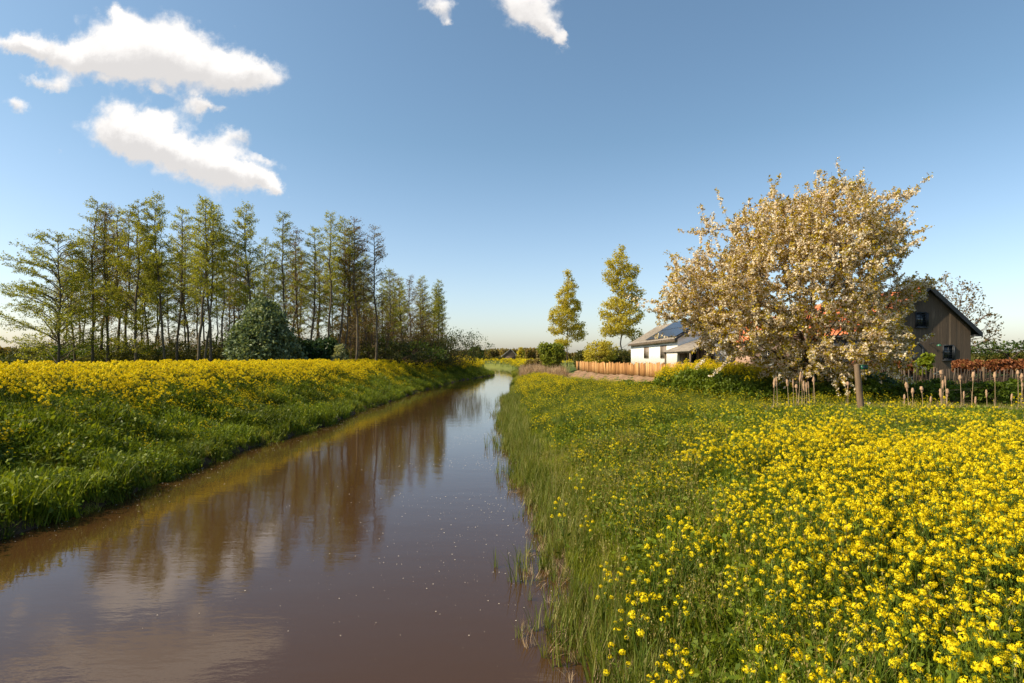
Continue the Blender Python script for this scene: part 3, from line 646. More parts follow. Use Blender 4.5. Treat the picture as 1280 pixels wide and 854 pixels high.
def grove():
    protos = {}
    spec = {'A': (11, 16, 2.1, .85, .30, M['alder']), 'B': (12, 16, 1.8, .55, .38, M['budding']), 'C': (13, 16, 2.3, 1.25, .34, M['alder']),
            'D': (14, 16, 1.7, .75, .48, M['alder']), 'Y': (15, 16, 2.5, 1.5, .10, M['aldery']), 'W': (16, 13, 4.0, 1.2, .07, M['alder']), 'E': (17, 16, 1.9, .7, .30, M['budding']), 'F': (18, 16, 2.0, .8, .42, M['alder'])}
    for k, v in spec.items(): protos[k] = [make_alder(*v, twin=(k == 'F')), v[1], False]
    # photo x of the trunk foot, photo y of the top, depth, kind
    T = [(72, 294, 50, 'W'), (94, 302, 54, 'E'), (116, 250, 52, 'A'), (126, 262, 57, 'E'), (135, 258, 53, 'B'), (146, 262, 56, 'D'), (158, 268, 60, 'B'), (170, 254, 50, 'Y'),
         (186, 290, 62, 'A'), (207, 250, 51, 'C'), (221, 262, 55, 'A'), (236, 282, 61, 'E'), (248, 249, 49, 'F'), (264, 252, 53, 'A'), (279, 286, 59, 'D'), (292, 300, 64, 'B'),
         (320, 262, 51, 'C'), (336, 300, 62, 'A'), (351, 268, 55, 'D'), (366, 286, 59, 'E'), (375, 312, 66, 'A'), (388, 286, 56, 'A'), (399, 312, 64, 'B'), (412, 269, 54, 'D'), (424, 274, 56, 'F'),
         (436, 300, 62, 'E'), (446, 276, 55, 'B'), (458, 318, 64, 'A'), (470, 285, 56, 'B'), (484, 338, 66, 'A'), (494, 340, 70, 'E'), (505, 350, 74, 'C'), (514, 346, 77, 'B'),
         (524, 352, 80, 'E'), (531, 347, 80, 'A'), (539, 358, 84, 'C'), (546, 351, 84, 'A'), (552, 372, 90, 'D'),
         (200, 320, 68, 'D'), (302, 318, 70, 'E'), (345, 322, 72, 'B'), (417, 330, 72, 'C'), (450, 340, 74, 'E'), (477, 352, 78, 'A'), (105, 318, 62, 'D'), (255, 312, 70, 'B')]
    gb = np.random.default_rng(33)
    T += [(float(px + gb.normal(0, 4)), float(np.interp(px, [60, 100, 440, 470, 560], [330, 300, 318, 345, 372]) + gb.random() * 26), float(np.interp(px, [60, 440, 560], [66, 68, 92]) + gb.random() * 6), 'ABDEBCDA'[i % 8]) for i, px in enumerate(np.linspace(80, 545, 26))]
    T.sort(); g = np.random.default_rng(5)
    look = {'W': 'broad low-branched alder', 'Y': 'bright yellow-green leafy alder', 'F': 'twin-stemmed alder', 'A': 'slender green alder', 'B': 'thin brown-budding alder', 'C': 'full-crowned green alder', 'D': 'narrow high-crowned alder', 'E': 'brownish half-leafed alder'}
    for i, (px, py, Y, k) in enumerate(T):
        X = (px - 640) / F * Y; gz = float(hgt(X, Y)); Ht = CZ - (py - HZ) / F * Y - gz
        pr = protos[k]; s = Ht / (pr[1] - .3); wd = s * (1.0 if k in 'WY' else .95) * (.9 + .2 * g.random())
        if not pr[2]:
            o = pr[0]; pr[2] = True
            o.location = (X, Y, gz); o.scale = (wd, wd, s); o.rotation_euler = (0, 0, 0)
        else: o = copy_tree(pr[0], (X, Y, gz), g.random() * 6.28, (wd, wd, s))
        tag(o, look[k] + ', ' + ordw(i) + ' trunk from the left end of the grove', 'tree', 'tall alders in the grove on the left bank')
grove()

def leafy_blob(name, label, cat, base, blobs, n, mat, leaf, seed, group=None, stem_mat=None, core=0.0, aspect=1.6, up=.3, trunk_r=.05, partname='foliage'):
    """shrub: leaves gathered on many twig tips filling several overlapping lobes, carried by real stems"""
    g = np.random.default_rng(seed); root = empty(name, base); tot = sum(b[1][0] * b[1][1] * b[1][2] for b in blobs)
    tips = []
    for c, r in blobs:
        k = max(8, int(n * 1.7 / 22 * (r[0] * r[1] * r[2]) / tot)); q = ellips(c, r, k, g, shell=.45); q = q[q[:, 2] > .05]; tips.append(q)
    tips = np.vstack(tips); LP = []
    sp = np.median([min(r) for _, r in blobs]) * .16
    per = 22; w = g.normal(0, sp, (len(tips), per, 3)) * np.array([1, 1, .75]); LPa = (tips[:, None] + w).reshape(-1, 3); LPa = LPa[LPa[:, 2] > .02]
    V, Fc = leafquads(LPa, leaf * (.6 + .8 * g.random(len(LPa))), aspect, g, up=up)
    tone = np.repeat(g.random(len(tips)), per)[:len(LPa)] * .45 + g.random(len(LPa)) * .55
    mb = MB(); sel = tips[g.random(len(tips)) < min(1, 220 / len(tips))]
    bx = blobs[0][0]
    for q in sel:
        f = np.array([bx[0] + g.normal(0, .12), bx[1] + g.normal(0, .12), 0]); mid = f * .45 + q * .55 + np.array([0, 0, -.12 * q[2]]) + g.normal(0, .05, 3)
        mb.add(*tube([f + [0, 0, -.1], mid, q], [trunk_r * (.3 + .4 * g.random()), trunk_r * .25, .005], 4), r=.5)
    mb.build('stems', stem_mat or M['twig'], root); mesh_np(partname, V, Fc, mat, root, rnd=tone)
    return tag(root, label, cat, group)
def at(px, Y, zadd=0):
    X = (px - 640) / F * Y; return (X, Y, float(hgt(X, Y)) + zadd)
def left_shrubs():
    b = at(328, 47); leafy_blob('willow_shrub', 'large rounded grey-green willow shrub in front of the grove', 'shrub', b, [((0, 0, 2.4), (2.6, 2.2, 2.2)), ((.3, 0, 4.3), (1.7, 1.6, 1.5)), ((0, 0, 5.5), (.8, .8, .9)), ((-1.3, .2, 1.6), (1.6, 1.4, 1.5)), ((1.5, .2, 1.5), (1.6, 1.4, 1.5)), ((-.7, 0, 3.5), (1.4, 1.3, 1.3))], 15000, M['willow'], .17, 41)
    b = at(390, 50); leafy_blob('evergreen_shrub', 'dark evergreen shrub right of the grey-green willow shrub', 'shrub', b, [((-.6, 0, 1.4), (1.5, 1.4, 1.4)), ((1.1, .3, 1.5), (1.6, 1.4, 1.35))], 7000, M['dark'], .16, 42)
    b = at(425, 49); leafy_blob('pale_bush', 'small pale yellow-green bush at the edge of the grove', 'shrub', b, [((0, 0, .9), (.75, .7, .9)), ((.05, 0, 1.9), (.42, .4, .6))], 3400, M['pale'], .10, 43)
    g = np.random.default_rng(9); k = 0
    spots = [(62, 62, 2.2), (90, 60, 1.6), (118, 58, 1.9), (150, 56, 1.5), (182, 58, 2.0), (215, 60, 1.7), (250, 57, 1.4), (283, 60, 2.2), (352, 62, 2.0), (455, 60, 1.4), (482, 64, 1.8), (505, 70, 2.0), (528, 76, 2.1), (548, 84, 2.6), (556, 92, 3.4), (30, 64, 1.2), (300, 66, 2.6), (412, 66, 2.4), (436, 68, 2.6)]
    spots.sort()
    for i, (px, Y, h) in enumerate(spots):
        h *= 1.45; b = at(px, Y); w = h * (1.0 + .5 * g.random())
        leafy_blob('undergrowth_bush', 'olive-brown bush under the alders, ' + ordw(i) + ' from the left end of the undergrowth', 'bush', b, [((-.4 * w, 0, .5 * h), (.8 * w, .8 * w, .62 * h)), ((.5 * w, .2, .62 * h), (.8 * w, .7 * w, .58 * h))], 2600,
                   M['olive'] if i % 3 else M['shrub'], .15, 60 + i, group='bushes at the foot of the grove')
    # hedge at the far left
    b = at(10, 42); leafy_blob('clipped_hedge', 'low dark clipped hedge left of the grove behind the mustard', 'hedge', (b[0], b[1], b[2]), [((x, 0, .75), (1.1, .7, .62)) for x in np.arange(-5, 5.1, 1.1)], 7000, M['dark'], .10, 44)
    # thicket of saplings
    g = np.random.default_rng(77); BV = []; n = 800
    px = np.concatenate([50 + g.random(360) * 390, 425 + 130 * g.random(440)]); Y = np.interp(px, [60, 440, 560], [72, 66, 92]) + g.normal(0, 4, n); X = (px - 640) / F * Y; z = hgt(X, Y)
    h = (2.6 + 3.6 * g.random(n)) * np.interp(px, [60, 400, 480, 560], [.85, 1.1, 1.5, 1.35]); P0 = np.stack([X, Y, z - .1], -1); P1 = P0 + np.stack([g.normal(0, .35, n), g.normal(0, .3, n), h], -1)
    V, Fc = prisms(P0, P1, .028, .006, 4); mb = MB(); mb.add(V, Fc, .4)
    m = 9; T0 = P0[:, None] + (P1 - P0)[:, None] * (.25 + .7 * g.random((n, m, 1))); T1 = T0 + np.stack([g.normal(0, .4, (n, m)), g.normal(0, .4, (n, m)), .25 + .35 * g.random((n, m))], -1)
    V, Fc = prisms(T0.reshape(-1, 3), T1.reshape(-1, 3), .009, .004, 3); mb.add(V, Fc, .6)
    o = mb.build('sapling_thicket', M['twig']); 
    lp = (T0 + (T1 - T0) * g.random((n, m, 1))).reshape(-1, 3); lp = np.repeat(lp, 7, axis=0) + g.normal(0, .18, (n * m * 7, 3)); V, Fc = leafquads(lp, .13, 1.4, g, up=.6)
    mesh_np('sapling_leaves', V, Fc, M['budding'], o, rnd=g.random(len(lp)))
    tag(o, 'brown thicket of thin saplings between the alder trunks', 'thicket', kind='stuff')
left_shrubs()

# ---- crowned trees grown by colonisation
def crowned(name, label, base, A, trunk, step, infl, kill, tip, leafmat, leafn, leafsz, seed, bark=None, bias=(0, 0, .05), spread=.18, leaf_r=.03, up=.2, aspect=1.5, nside=5, iters=200, e=2.3, loose=False):
    g = np.random.default_rng(seed); start = [(p, i - 1) for i, p in enumerate(trunk)]
    N, par = grow(A, start, step, infl, kill, iters, bias, g); r, ch = radii(par, tip, e)
    root = empty(name, base); ii = np.where(par >= 0)[0]; pp = par[ii]
    big = r[ii] > .03
    mb = MB()
    if big.any(): mb.add(*prisms(N[pp[big]], N[ii[big]], r[pp[big]] * .5 + r[ii[big]] * .5, r[ii[big]], 7), r=.5)
    mb.add(*prisms(N[pp[~big]], N[ii[~big]], r[ii[~big]] * 1.05, r[ii[~big]] * .9, 4), r=.5)
    tw = N[(r < leaf_r)]; tr = mb.build('trunk', bark or M['bark'], root)
    if leafmat is not None:
        LPa = np.repeat(tw, leafn, axis=0) + g.normal(0, spread, (len(tw) * leafn, 3)); LPa = LPa[LPa[:, 2] > .1]
        V, Fc = leafquads(LPa, leafsz * (.6 + .8 * g.random(len(LPa))), aspect, g, up=up)
        tone = np.repeat(g.random(len(tw)), leafn)[:len(LPa)] * .45 + g.random(len(LPa)) * .55
        mesh_np('crown', V, Fc, leafmat, root, rnd=tone)
    return tag(root, label, 'tree'), N, par, r, g

def poplars():
    for (px, top, Y, seed, w, label) in ((709, 336, 128, 31, 1.0, 'tall slim poplar standing left of the taller poplar'), (776, 307, 110, 32, 1.0, 'tallest yellow-green poplar behind the plank fence')):
        b = at(px, Y); H = CZ - (top - HZ) / F * Y - b[2]; g = np.random.default_rng(seed); k = Y / F
        # lobes in photo px relative to the foot
        if seed == 31: lob = [(0, .93, 6, .08), (3, .82, 11, .10), (-2, .70, 14, .11), (6, .60, 15, .10), (-6, .52, 19, .11), (4, .42, 20, .10), (-12, .38, 12, .09), (12, .33, 11, .09), (-6, .24, 12, .06)]
        else: lob = [(2, .94, 8, .07), (-3, .85, 16, .08), (8, .78, 17, .09), (-12, .74, 11, .08), (2, .66, 18, .10), (14, .60, 13, .09), (0, .52, 20, .09), (-14, .46, 13, .09), (12, .42, 16, .10), (-2, .34, 24, .09), (16, .26, 10, .07), (-14, .30, 12, .06)]
        A = np.vstack([ellips((lx * 1.1 * k, g.normal(0, 4) * k * .8, lz * H), (lr * .98 * k, lr * k, lh * H * .85), int(9 * lr), g, .2) for lx, lz, lr, lh in lob])
        tr = [(0, 0, -.3)] + [(g.normal(0, .08), g.normal(0, .08), z) for z in np.arange(1.2, H * .84, .9)]
        crowned('poplar_tree', label, b, A, tr, .42, 4.2, .75, .013, M['poplar'], 26, .21, seed, bias=(0, 0, .35), spread=.30, leaf_r=.026, up=0)
poplars()
def bare_tree():
    Y = 50; b = at(1180, Y); k = Y / F; g = np.random.default_rng(35)
    A = np.vstack([ellips((0 * k, 0, 5.2), (40 * k, 32 * k, 3.0), 900, g, .1), ellips((38 * k, 0, 4.2), (32 * k, 25 * k, 2.6), 700, g, .1), ellips((10 * k, 0, 7.2), (36 * k, 28 * k, 1.5), 400, g, .1)])
    crowned('bare_tree', 'nearly bare spreading tree rising behind the barn gable', b, A, [(0, 0, -.3), (0, 0, .8), (.1, 0, 1.6), (.1, 0, 2.4)], .24, 3.0, .34, .011, M['budding'], 2, .14, 35, bark=M['twig'], bias=(0, 0, .12), spread=.1, leaf_r=.013)
bare_tree()
def right_far_shrubs():
    b = at(690, 76); leafy_blob('willow_bush', 'airy green willow bush on the river bend left of the poplars', 'bush', b, [((0, 0, 2.6), (1.3, 1.2, 1.7)), ((-1.0, 0, 3.6), (.8, .8, .9)), ((.7, 0, 3.2), (1.0, .9, 1.2)), ((0, 0, 1.5), (.9, .9, 1.0))], 6500, M['fresh'], .17, 51)
    S_ = [(731, 100, 3.2, 'olive', 1.5), (752, 96, 4.6, 'poplar', 2.4), (770, 100, 3.4, 'olive', 2.4), (797, 104, 3.6, 'budding', 2.4), (817, 108, 3.0, 'olive', 2.2), (668, 92, 2.0, 'budding', 1.3)]
    nm = ['brownish scrub bush left of the poplar foot', 'yellow-green leafy bush just left of the tallest poplar', 'olive bush at the foot of the tallest poplar', 'bare brownish bush between the tallest poplar and the white house', 'olive bush by the corner of the white house', 'low brown bush among the dry reeds at the bend']
    for i, (px, Y, h, m, w) in enumerate(S_):
        b = at(px, Y); leafy_blob('scrub_bush', nm[i], 'bush', b, [((-.4 * w, 0, .5 * h), (.8 * w, .8 * w, .5 * h)), ((.4 * w, .2, .65 * h), (.7 * w, .7 * w, .42 * h))], 2600, M[m], .2, 160 + i, group='scrub bushes by the poplars')
    # copper hedge behind the pickets, right
    p0 = np.array([1196, 1320]); xs = np.arange(1200, 1345, 9.0); Y = 34.5; b = at(1200, Y)
    leafy_blob('beech_hedge', 'low coppery beech hedge behind the picket fence right of the barn', 'hedge', b, [(((x - 1200) / F * Y, -(x - 1200) / F * Y * .25, 1.12), (.42, .32, .38)) for x in xs], 15000, M['copper'], .10, 52, trunk_r=.03)
    b = at(1100, 37.5); leafy_blob('copper_hedge', 'coppery hedge in front of the barn arch', 'hedge', b, [((x, 0, 1.0), (.45, .35, .45)) for x in np.arange(-1.6, 2.6, .5)], 5000, M['copper'], .09, 53)
    b = at(1155, 36.4); leafy_blob('bright_shrub', 'small bright lime-green shrub in front of the barn', 'shrub', b, [((0, 0, 1.05), (.5, .45, .55)), ((.25, 0, 1.6), (.3, .3, .35))], 1100, M['bright'], .13, 54)
    b = at(1262, 43)
    root, N, par, r, g = crowned('fruit_tree', 'low flat-topped green fruit tree over the coppery hedge', b, np.vstack([ellips((0, 0, 2.45), (3.4, 2.0, .55), 700, np.random.default_rng(8), .0), ellips((-1.5, 0, 2.1), (1.6, 1.2, .4), 260, np.random.default_rng(3), 0)]),
                [(0, 0, -.2), (0, 0, .6), (.05, 0, 1.1), (0, 0, 1.5)], .16, 2.6, .3, .011, M['shrub'], 3, .12, 36, bias=(0, 0, .05), spread=.09, leaf_r=.02)
right_far_shrubs()
def far_land():
    # rows of distant poplars: individually drawn trees merged as one far-off wood
    g = np.random.default_rng(88)
    def wood(name, label, segs, col, seed, leafsz):
        g = np.random.default_rng(seed); Vs = MB(); lp = []
        for (xa, xb, Y, h0, h1, sp) in segs:
            for px in np.arange(xa, xb, sp):
                yy = Y * (1 + .05 * g.random()); X = (px + g.normal(0, sp * .2) - 640) / F * yy; H = h0 + (h1 - h0) * (px - xa) / max(xb - xa, 1) ; H *= .9 + .18 * g.random()
                Vs.add(*prisms((X, yy, 1), (X, yy, 1 + H * .8), .22, .08, 4), r=.5)
                k = 130; w = H * .17; q = unit(g.normal(size=(k, 3))) * (g.random((k, 1)) ** .4) * np.array([w, w, H * .40]) + np.array([X, yy, 1 + H * .60]); lp.append(q)
                q = np.stack([X + g.normal(0, w, 45), yy + g.normal(0, w, 45), 1 + abs(g.normal(0, H * .13, 45))], -1); lp.append(q)
        o = Vs.build(name, M['twig']); lp = np.vstack(lp); V, Fc = leafquads(lp, leafsz * (.6 + .8 * g.random(len(lp))), 1.3, g); mesh_np('wood_leaves', V, Fc, col, o, rnd=g.random(len(lp)))
        return tag(o, label, 'wood', kind='stuff')
    wood('distant_wood', 'distant rows of brownish budding poplars on the horizon', [(564, 600, 520, 10, 10, 1.7), (606, 704, 480, 10, 11, 1.5), (655, 700, 400, 9, 7.5, 2.2), (700, 840, 560, 8, 7, 2.2), (-60, 60, 330, 10.5, 7.5, 3.0)], M['budding'], 4, 1.3)
    wood('distant_scrub', 'distant low green scrub under the poplar rows', [(560, 700, 420, 3.2, 3.0, 3.0), (700, 850, 420, 3, 3.2, 3.0), (-40, 90, 240, 4.5, 4, 5), (1215, 1290, 300, 5, 5.5, 3)], M['olive'], 6, 1.0)
    b = at(595, 330); leafy_blob('round_tree', 'small round green tree far away left of the river bend', 'tree', b, [((0, 0, 4.6), (4.0, 4.0, 3.2))], 1500, M['shrub'], 1.0, 90, trunk_r=.3)
    b = at(651, 260); leafy_blob('yellow_tree', 'small bright yellow-green tree beside the far dark barn', 'tree', b, [((0, 0, 3.4), (1.7, 1.7, 2.2)), ((.3, 0, 5.6), (.8, .8, 1.0))], 900, M['poplar'], .7, 91, trunk_r=.2)
    # far barn with one bright roof slope
    b = at(637, 300); root = empty('distant_barn', b)
    MB().box((-3, -4, 0), (3.2, 4, 3)).build('wall', M['bark'], root)
    mb = MB(); mb.prism([(-4.4, -4.3, 2.4), (.6, -4.3, 6.6), (.6, -4.3, 6.9), (-4.6, -4.3, 2.7)], (0, 8.6, 0)); mb.prism([(.6, -4.3, 6.6), (3.8, -4.3, 3.0), (4.0, -4.3, 3.2), (.6, -4.3, 6.9)], (0, 8.6, 0)); mb.build('roof', mat_surf('grey_sheet_roof', [(.3, (.25, .23, .21)), (.7, (.4, .37, .34))], 1, bump=0), root)
    MB().prism([(-3, -4.01, 3), (3.2, -4.01, 3), (.6, -4.01, 6.5)], (0, .3, 0)).build('gable', M['bark'], root)
    tag(root, 'tiny dark barn with a pale roof edge far off on the horizon', 'barn')
    # far mustard strips and dry reeds at the bend
    n = 5200; g = rng; x = rng.random(n) * 60 - 22; y = 88 + rng.random(n) * 130; px, _ = pix(x, y, 1)
    dr = x - XR(y); dl = XL(y) - x
    keep = (((dr > .8) & (dr < 7) & (y > 100)) | ((dl > 1.5) & (dl < 9)) | ((px > 655) & (px < 745) & (y > 112) & (y < 128) & (rng.random(n) < .6))) & (px > 560) & (px < 760)
    scatter_at('far_mustard', dense_p, x[keep], y[keep], 1.4, 2.2, 'far strips of yellow mustard along the river bend', 'flowers', .1)
    n = 3000; y = 66 + rng.random(n) * 34; x = XR(y) + .3 + rng.random(n) * 6; px, _ = pix(x, y, 1); s = fence_s(x, y)
    keep = (px > 652) & (s < -.6) & ((y > 74) | (px > 680))
    scatter_at('dry_reed_bed', dry_p, x[keep], y[keep], 1.6, 3.0, 'pinkish dry reed bed at the bend of the river', 'reeds', .15, zs=1.1)
far_land()

# ------------------------------------------------------------------ the cherry tree
def cherry():
    Y = 26.0; b = at(1006, Y); k = Y / F; g = np.random.default_rng(21)
    def Q(px, py, dy=0): return ((px - 1006) * k, dy, CZ - (py - HZ) * k - b[2])
    lob = [(1000, 352, 0, 105, 92, 4.2), (900, 365, -.5, 72, 60, 2.6), (1035, 290, 0, 80, 58, 3.0), (975, 300, 0, 66, 56, 2.8), (1068, 325, .4, 66, 62, 2.8), (925, 410, -.8, 75, 52, 2.5), (1030, 425, -1.2, 85, 62, 2.6), (1088, 398, 0, 38, 56, 2.0), (858, 385, -.3, 46, 36, 1.6),
           (1102, 295, .2, 32, 40, 1.3), (1132, 360, -.4, 36, 20, .9), (1110, 372, -.4, 40, 34, 1.3), (1098, 442, -.7, 28, 34, 1.1), (985, 445, -1, 62, 45, 2.2), (1085, 440, -.6, 36, 32, 1.4), (1055, 240, 0, 30, 20, 1.2), (992, 258, 0, 22, 18, 1.0), (1118, 250, 0, 34, 18, .9), (1128, 294, 0, 30, 16, .8), (848, 340, 0, 18, 16, .9), (885, 290, 0, 20, 14, .9), (922, 285, 0, 16, 14, .8)]
    A = np.vstack([ellips(Q(px, py, dy), (max(8, rx - 14) * k, max(.5, ry_d - .4), max(6, ry - 14) * k), int(.080 * rx * ry * (1.0 if rx > 50 else 1.5)), g, .25) for px, py, dy, rx, ry, ry_d in lob])
    A = A[A[:, 2] > .45]
    tr = [(0, 0, -.3), (0, 0, .4), (.04, 0, .9), (.08, .05, 1.4)]
    N, par = grow(A, [(p, i - 1) for i, p in enumerate(tr)],   .22, 2.4, .34, 200, (0, 0, .06), g)
    r, ch = radii(par, .0085, 2.3)
    root = empty('cherry_tree', b); ii = np.where(par >= 0)[0]; pp = par[ii]; big = r[ii] > .03; mb = MB()
    mb.add(*prisms(N[pp[big]], N[ii[big]], r[pp[big]] * .4 + r[ii[big]] * .6, r[ii[big]], 8), r=.5); mb.add(*prisms(N[pp[~big]], N[ii[~big]], r[ii[~big]], r[ii[~big]] * .95, 4), r=.5)
    # flowering shoots: long at the outside of the crown, short inside
    tips = np.where(ch == 0)[0]; cen = np.array(Q(1005, 370)); BP, LP = [], []; cnt = 0
    for i in ii:
        tip = ch[i] == 0
        if not tip and (r[i] > .030 or g.random() < .18): continue
        d = unit(N[i] - N[par[i]]); out = unit(N[i] - cen); rel = np.linalg.norm((N[i] - cen) / np.array([6.2, 4.6, 5.2]))
        ns = (3 if tip else 1)
        for s_ in range(ns):
            v = unit(d * .8 + out * .45 + g.normal(0, .42, 3) + np.array([0, 0, .22 if N[i][2] > 3 else -.12])); L_ = (.36 + .42 * g.random()) * (1 + (2.2 * (rel > .74) if (tip and s_ == 0) else 0) * g.random())
            e1 = N[i] + v * L_ * .5; v2 = unit(v + np.array([0, 0, .15])); e2 = e1 + v2 * L_ * .5
            mb.add(*tube([N[i], e1, e2], [.009, .007, .005], 3), r=.5)
            m = int(L_ * 10) + 2; t = g.random(m) ** .9
            c = np.where(t[:, None] < .5, N[i] + (e1 - N[i]) * (t * 2)[:, None], e1 + (e2 - e1) * (t * 2 - 1)[:, None]) + g.normal(0, .035, (m, 3)); tone = g.random()
            BP.append(c); LP.append((e2 if g.random() < .7 else e1) + g.normal(0, .045, (4, 3))); LP.append(c[g.random(m) < .55] + g.normal(0, .06, (int(0), 3)) if False else c[g.random(m) < .55] + np.array([0, 0, .03]))
    BP = np.vstack(BP); LP = np.vstack(LP)
    mb.build('trunk', M['bark'], root)
    bp = np.repeat(BP, 5, axis=0) + g.normal(0, .036, (len(BP) * 5, 3)); V, Fc = leafquads(bp, .076 * (.6 + .7 * g.random(len(bp))), 1.05, g)
    mesh_np('blossom', V, Fc, M['blossom'], root, rnd=np.repeat(g.random(len(BP)), 5) * .5 + g.random(len(bp)) * .5)
    lp = np.repeat(LP, 3, axis=0) + g.normal(0, .045, (len(LP) * 3, 3)); V, Fc = leafquads(lp, .063 * (.6 + .8 * g.random(len(lp))), 1.8, g, up=.2)
    mesh_np('leaves', V, Fc, M['bronze'], root, rnd=g.random(len(lp)))
    print('CHERRY', len(N), len(bp), len(lp))
    tag(root, 'large spreading cherry tree full of cream blossom and bronze young leaves', 'tree')
cherry()
#@@PART3
# ------------------------------------------------------------------ buildings
M['board'] = mat_surf('weathered_boards', [(.3, (.085, .062, .044)), (.5, (.21, .158, .112)), (.7, (.36, .285, .21))], 5, (1, 1, .12), .85, .35, 8, use_rnd=.55, bdist=.01)
M['splitwood'] = mat_surf('split_chestnut_boards', [(.2, (.19, .085, .025)), (.5, (.38, .19, .065)), (.8, (.52, .31, .13))], 4, (1, 1, .15), .8, .4, 6, use_rnd=.7, bdist=.015)
M['picket'] = mat_surf('grey_pickets', [(.2, (.025, .018, .014)), (.5, (.05, .036, .027)), (.8, (.10, .075, .055))], 5, (1, 1, .2), .9, .3, 5, use_rnd=.6)
M['black'] = mat_surf('black_painted_wood', [(.3, (.012, .014, .018)), (.7, (.028, .032, .04))], 8, rough=.45, bump=.05)
M['soffit'] = mat_surf('dark_soffit', [(.3, (.02, .022, .028)), (.7, (.04, .045, .055))], 8, rough=.7, bump=.05)
M['white'] = mat_surf('whitewashed_wall', [(.3, (.70, .67, .62)), (.6, (.80, .78, .74))], 2.2, rough=.8, bump=.15)
M['slate'] = mat_surf('weathered_roof_sheet', [(.3, (.13, .11, .09)), (.6, (.24, .205, .17)), (.8, (.34, .28, .21))], 2.5, (1, .35, 1), .75, .3, 7, bdist=.03)
M['tile'] = mat_surf('red_clay_tiles', [(.3, (.38, .085, .035)), (.5, (.58, .15, .06)), (.75, (.70, .26, .13))], 5, rough=.75, bump=.3, use_rnd=.4)
M['brick'] = mat_brick('pinkish_brick', (.42, .22, .14), (.52, .30, .21), (.42, .36, .30))
M['glass'] = mat_surf('dark_window_glass', [(.3, (.012, .014, .016)), (.7, (.02, .024, .028))], 2, rough=.06, bump=0, spec=.6)
M['curtain'] = mat_surf('grey_curtained_glass', [(.3, (.16, .13, .11)), (.7, (.30, .25, .22))], 6, (1, 1, .3), rough=.15, bump=0, spec=.6)
M['solar'] = mat_surf('solar_panel_cells', [(.3, (.012, .018, .035)), (.7, (.03, .04, .07))], 3, rough=.3, bump=0, spec=.45)
M['green'] = mat_surf('green_plastic', [(.3, (.01, .08, .045)), (.7, (.02, .12, .07))], 20, rough=.4, bump=.1)
M['fluff'] = mat_surf('cattail_fluff', [(.3, (.24, .14, .08)), (.7, (.46, .31, .20))], 60, rough=.95, bump=1, detail=8, bdist=.01)
M['straw'] = mat_surf('dry_stem', [(.3, (.26, .18, .10)), (.7, (.45, .33, .21))], 20, (1, 1, .1), rough=.8, bump=0)
M['post'] = mat_surf('weathered_post_wood', [(.25, (.07, .045, .028)), (.55, (.17, .115, .072)), (.8, (.26, .19, .125))], 9, (1, 1, .15), .9, .6, 8, bdist=.01)
def tiled_slope(e0, e1, r0, r1, nu, nv, amp=.035):
    """corrugated tiled slope between eave line e0-e1 and ridge line r0-r1"""
    e0, e1, r0, r1 = (np.array(v, float) for v in (e0, e1, r0, r1)); n = unit(np.cross(e1 - e0, r0 - e0)); n = n if n[2] > 0 else -n
    U = np.linspace(0, 1, nu * 6 + 1); rows = []
    for k in range(nv):
        for v, dz in ((k / nv, .035), ((k + 1) / nv, .0)):
            rows.append(((e0 + (e1 - e0) * U[:, None]) * (1 - v) + (r0 + (r1 - r0) * U[:, None]) * v) + n * (dz + amp * np.sin(U * nu * 2 * np.pi)[:, None]))
    V = np.vstack(rows); c = len(U); a = np.arange(len(rows) - 1)[:, None] * c + np.arange(c - 1)[None]; return V, np.stack([a, a + 1, a + c + 1, a + c], -1).reshape(-1, 4)
def window_y(parent, cx, y, cz, w, h, mat, glass, name='window', bars=(2, 3), fw=.08, sill=True, proud=.06):
    """window in a wall facing -Y"""
    f = MB()
    for a, b in (((cx - w / 2 - fw, y - proud, cz - h / 2 - fw), (cx - w / 2, y, cz + h / 2 + fw)), ((cx + w / 2, y - proud, cz - h / 2 - fw), (cx + w / 2 + fw, y, cz + h / 2 + fw)),
                 ((cx - w / 2, y - proud, cz + h / 2), (cx + w / 2, y, cz + h / 2 + fw)), ((cx - w / 2, y - proud, cz - h / 2 - fw), (cx + w / 2, y, cz - h / 2))): f.box(a, b)
    for i in range(1, bars[0]): x = cx - w / 2 + w * i / bars[0]; f.box((x - .014, y - proud * .7, cz - h / 2), (x + .014, y - .012, cz + h / 2))
    for i in range(1, bars[1]): z = cz - h / 2 + h * i / bars[1]; f.box((cx - w / 2, y - proud * .66, z - .013), (cx + w / 2, y - .014, z + .013))
    o = f.build(name, mat, parent); MB().box((cx - w / 2, y - .012, cz - h / 2), (cx + w / 2, y - .004, cz + h / 2)).build('pane', glass, o)
    if sill: MB().box((cx - w / 2 - .14, y - .13, cz - h / 2 - fw - .07), (cx + w / 2 + .14, y + .0, cz - h / 2 - fw - .003)).build('sill', mat, o)
    return o
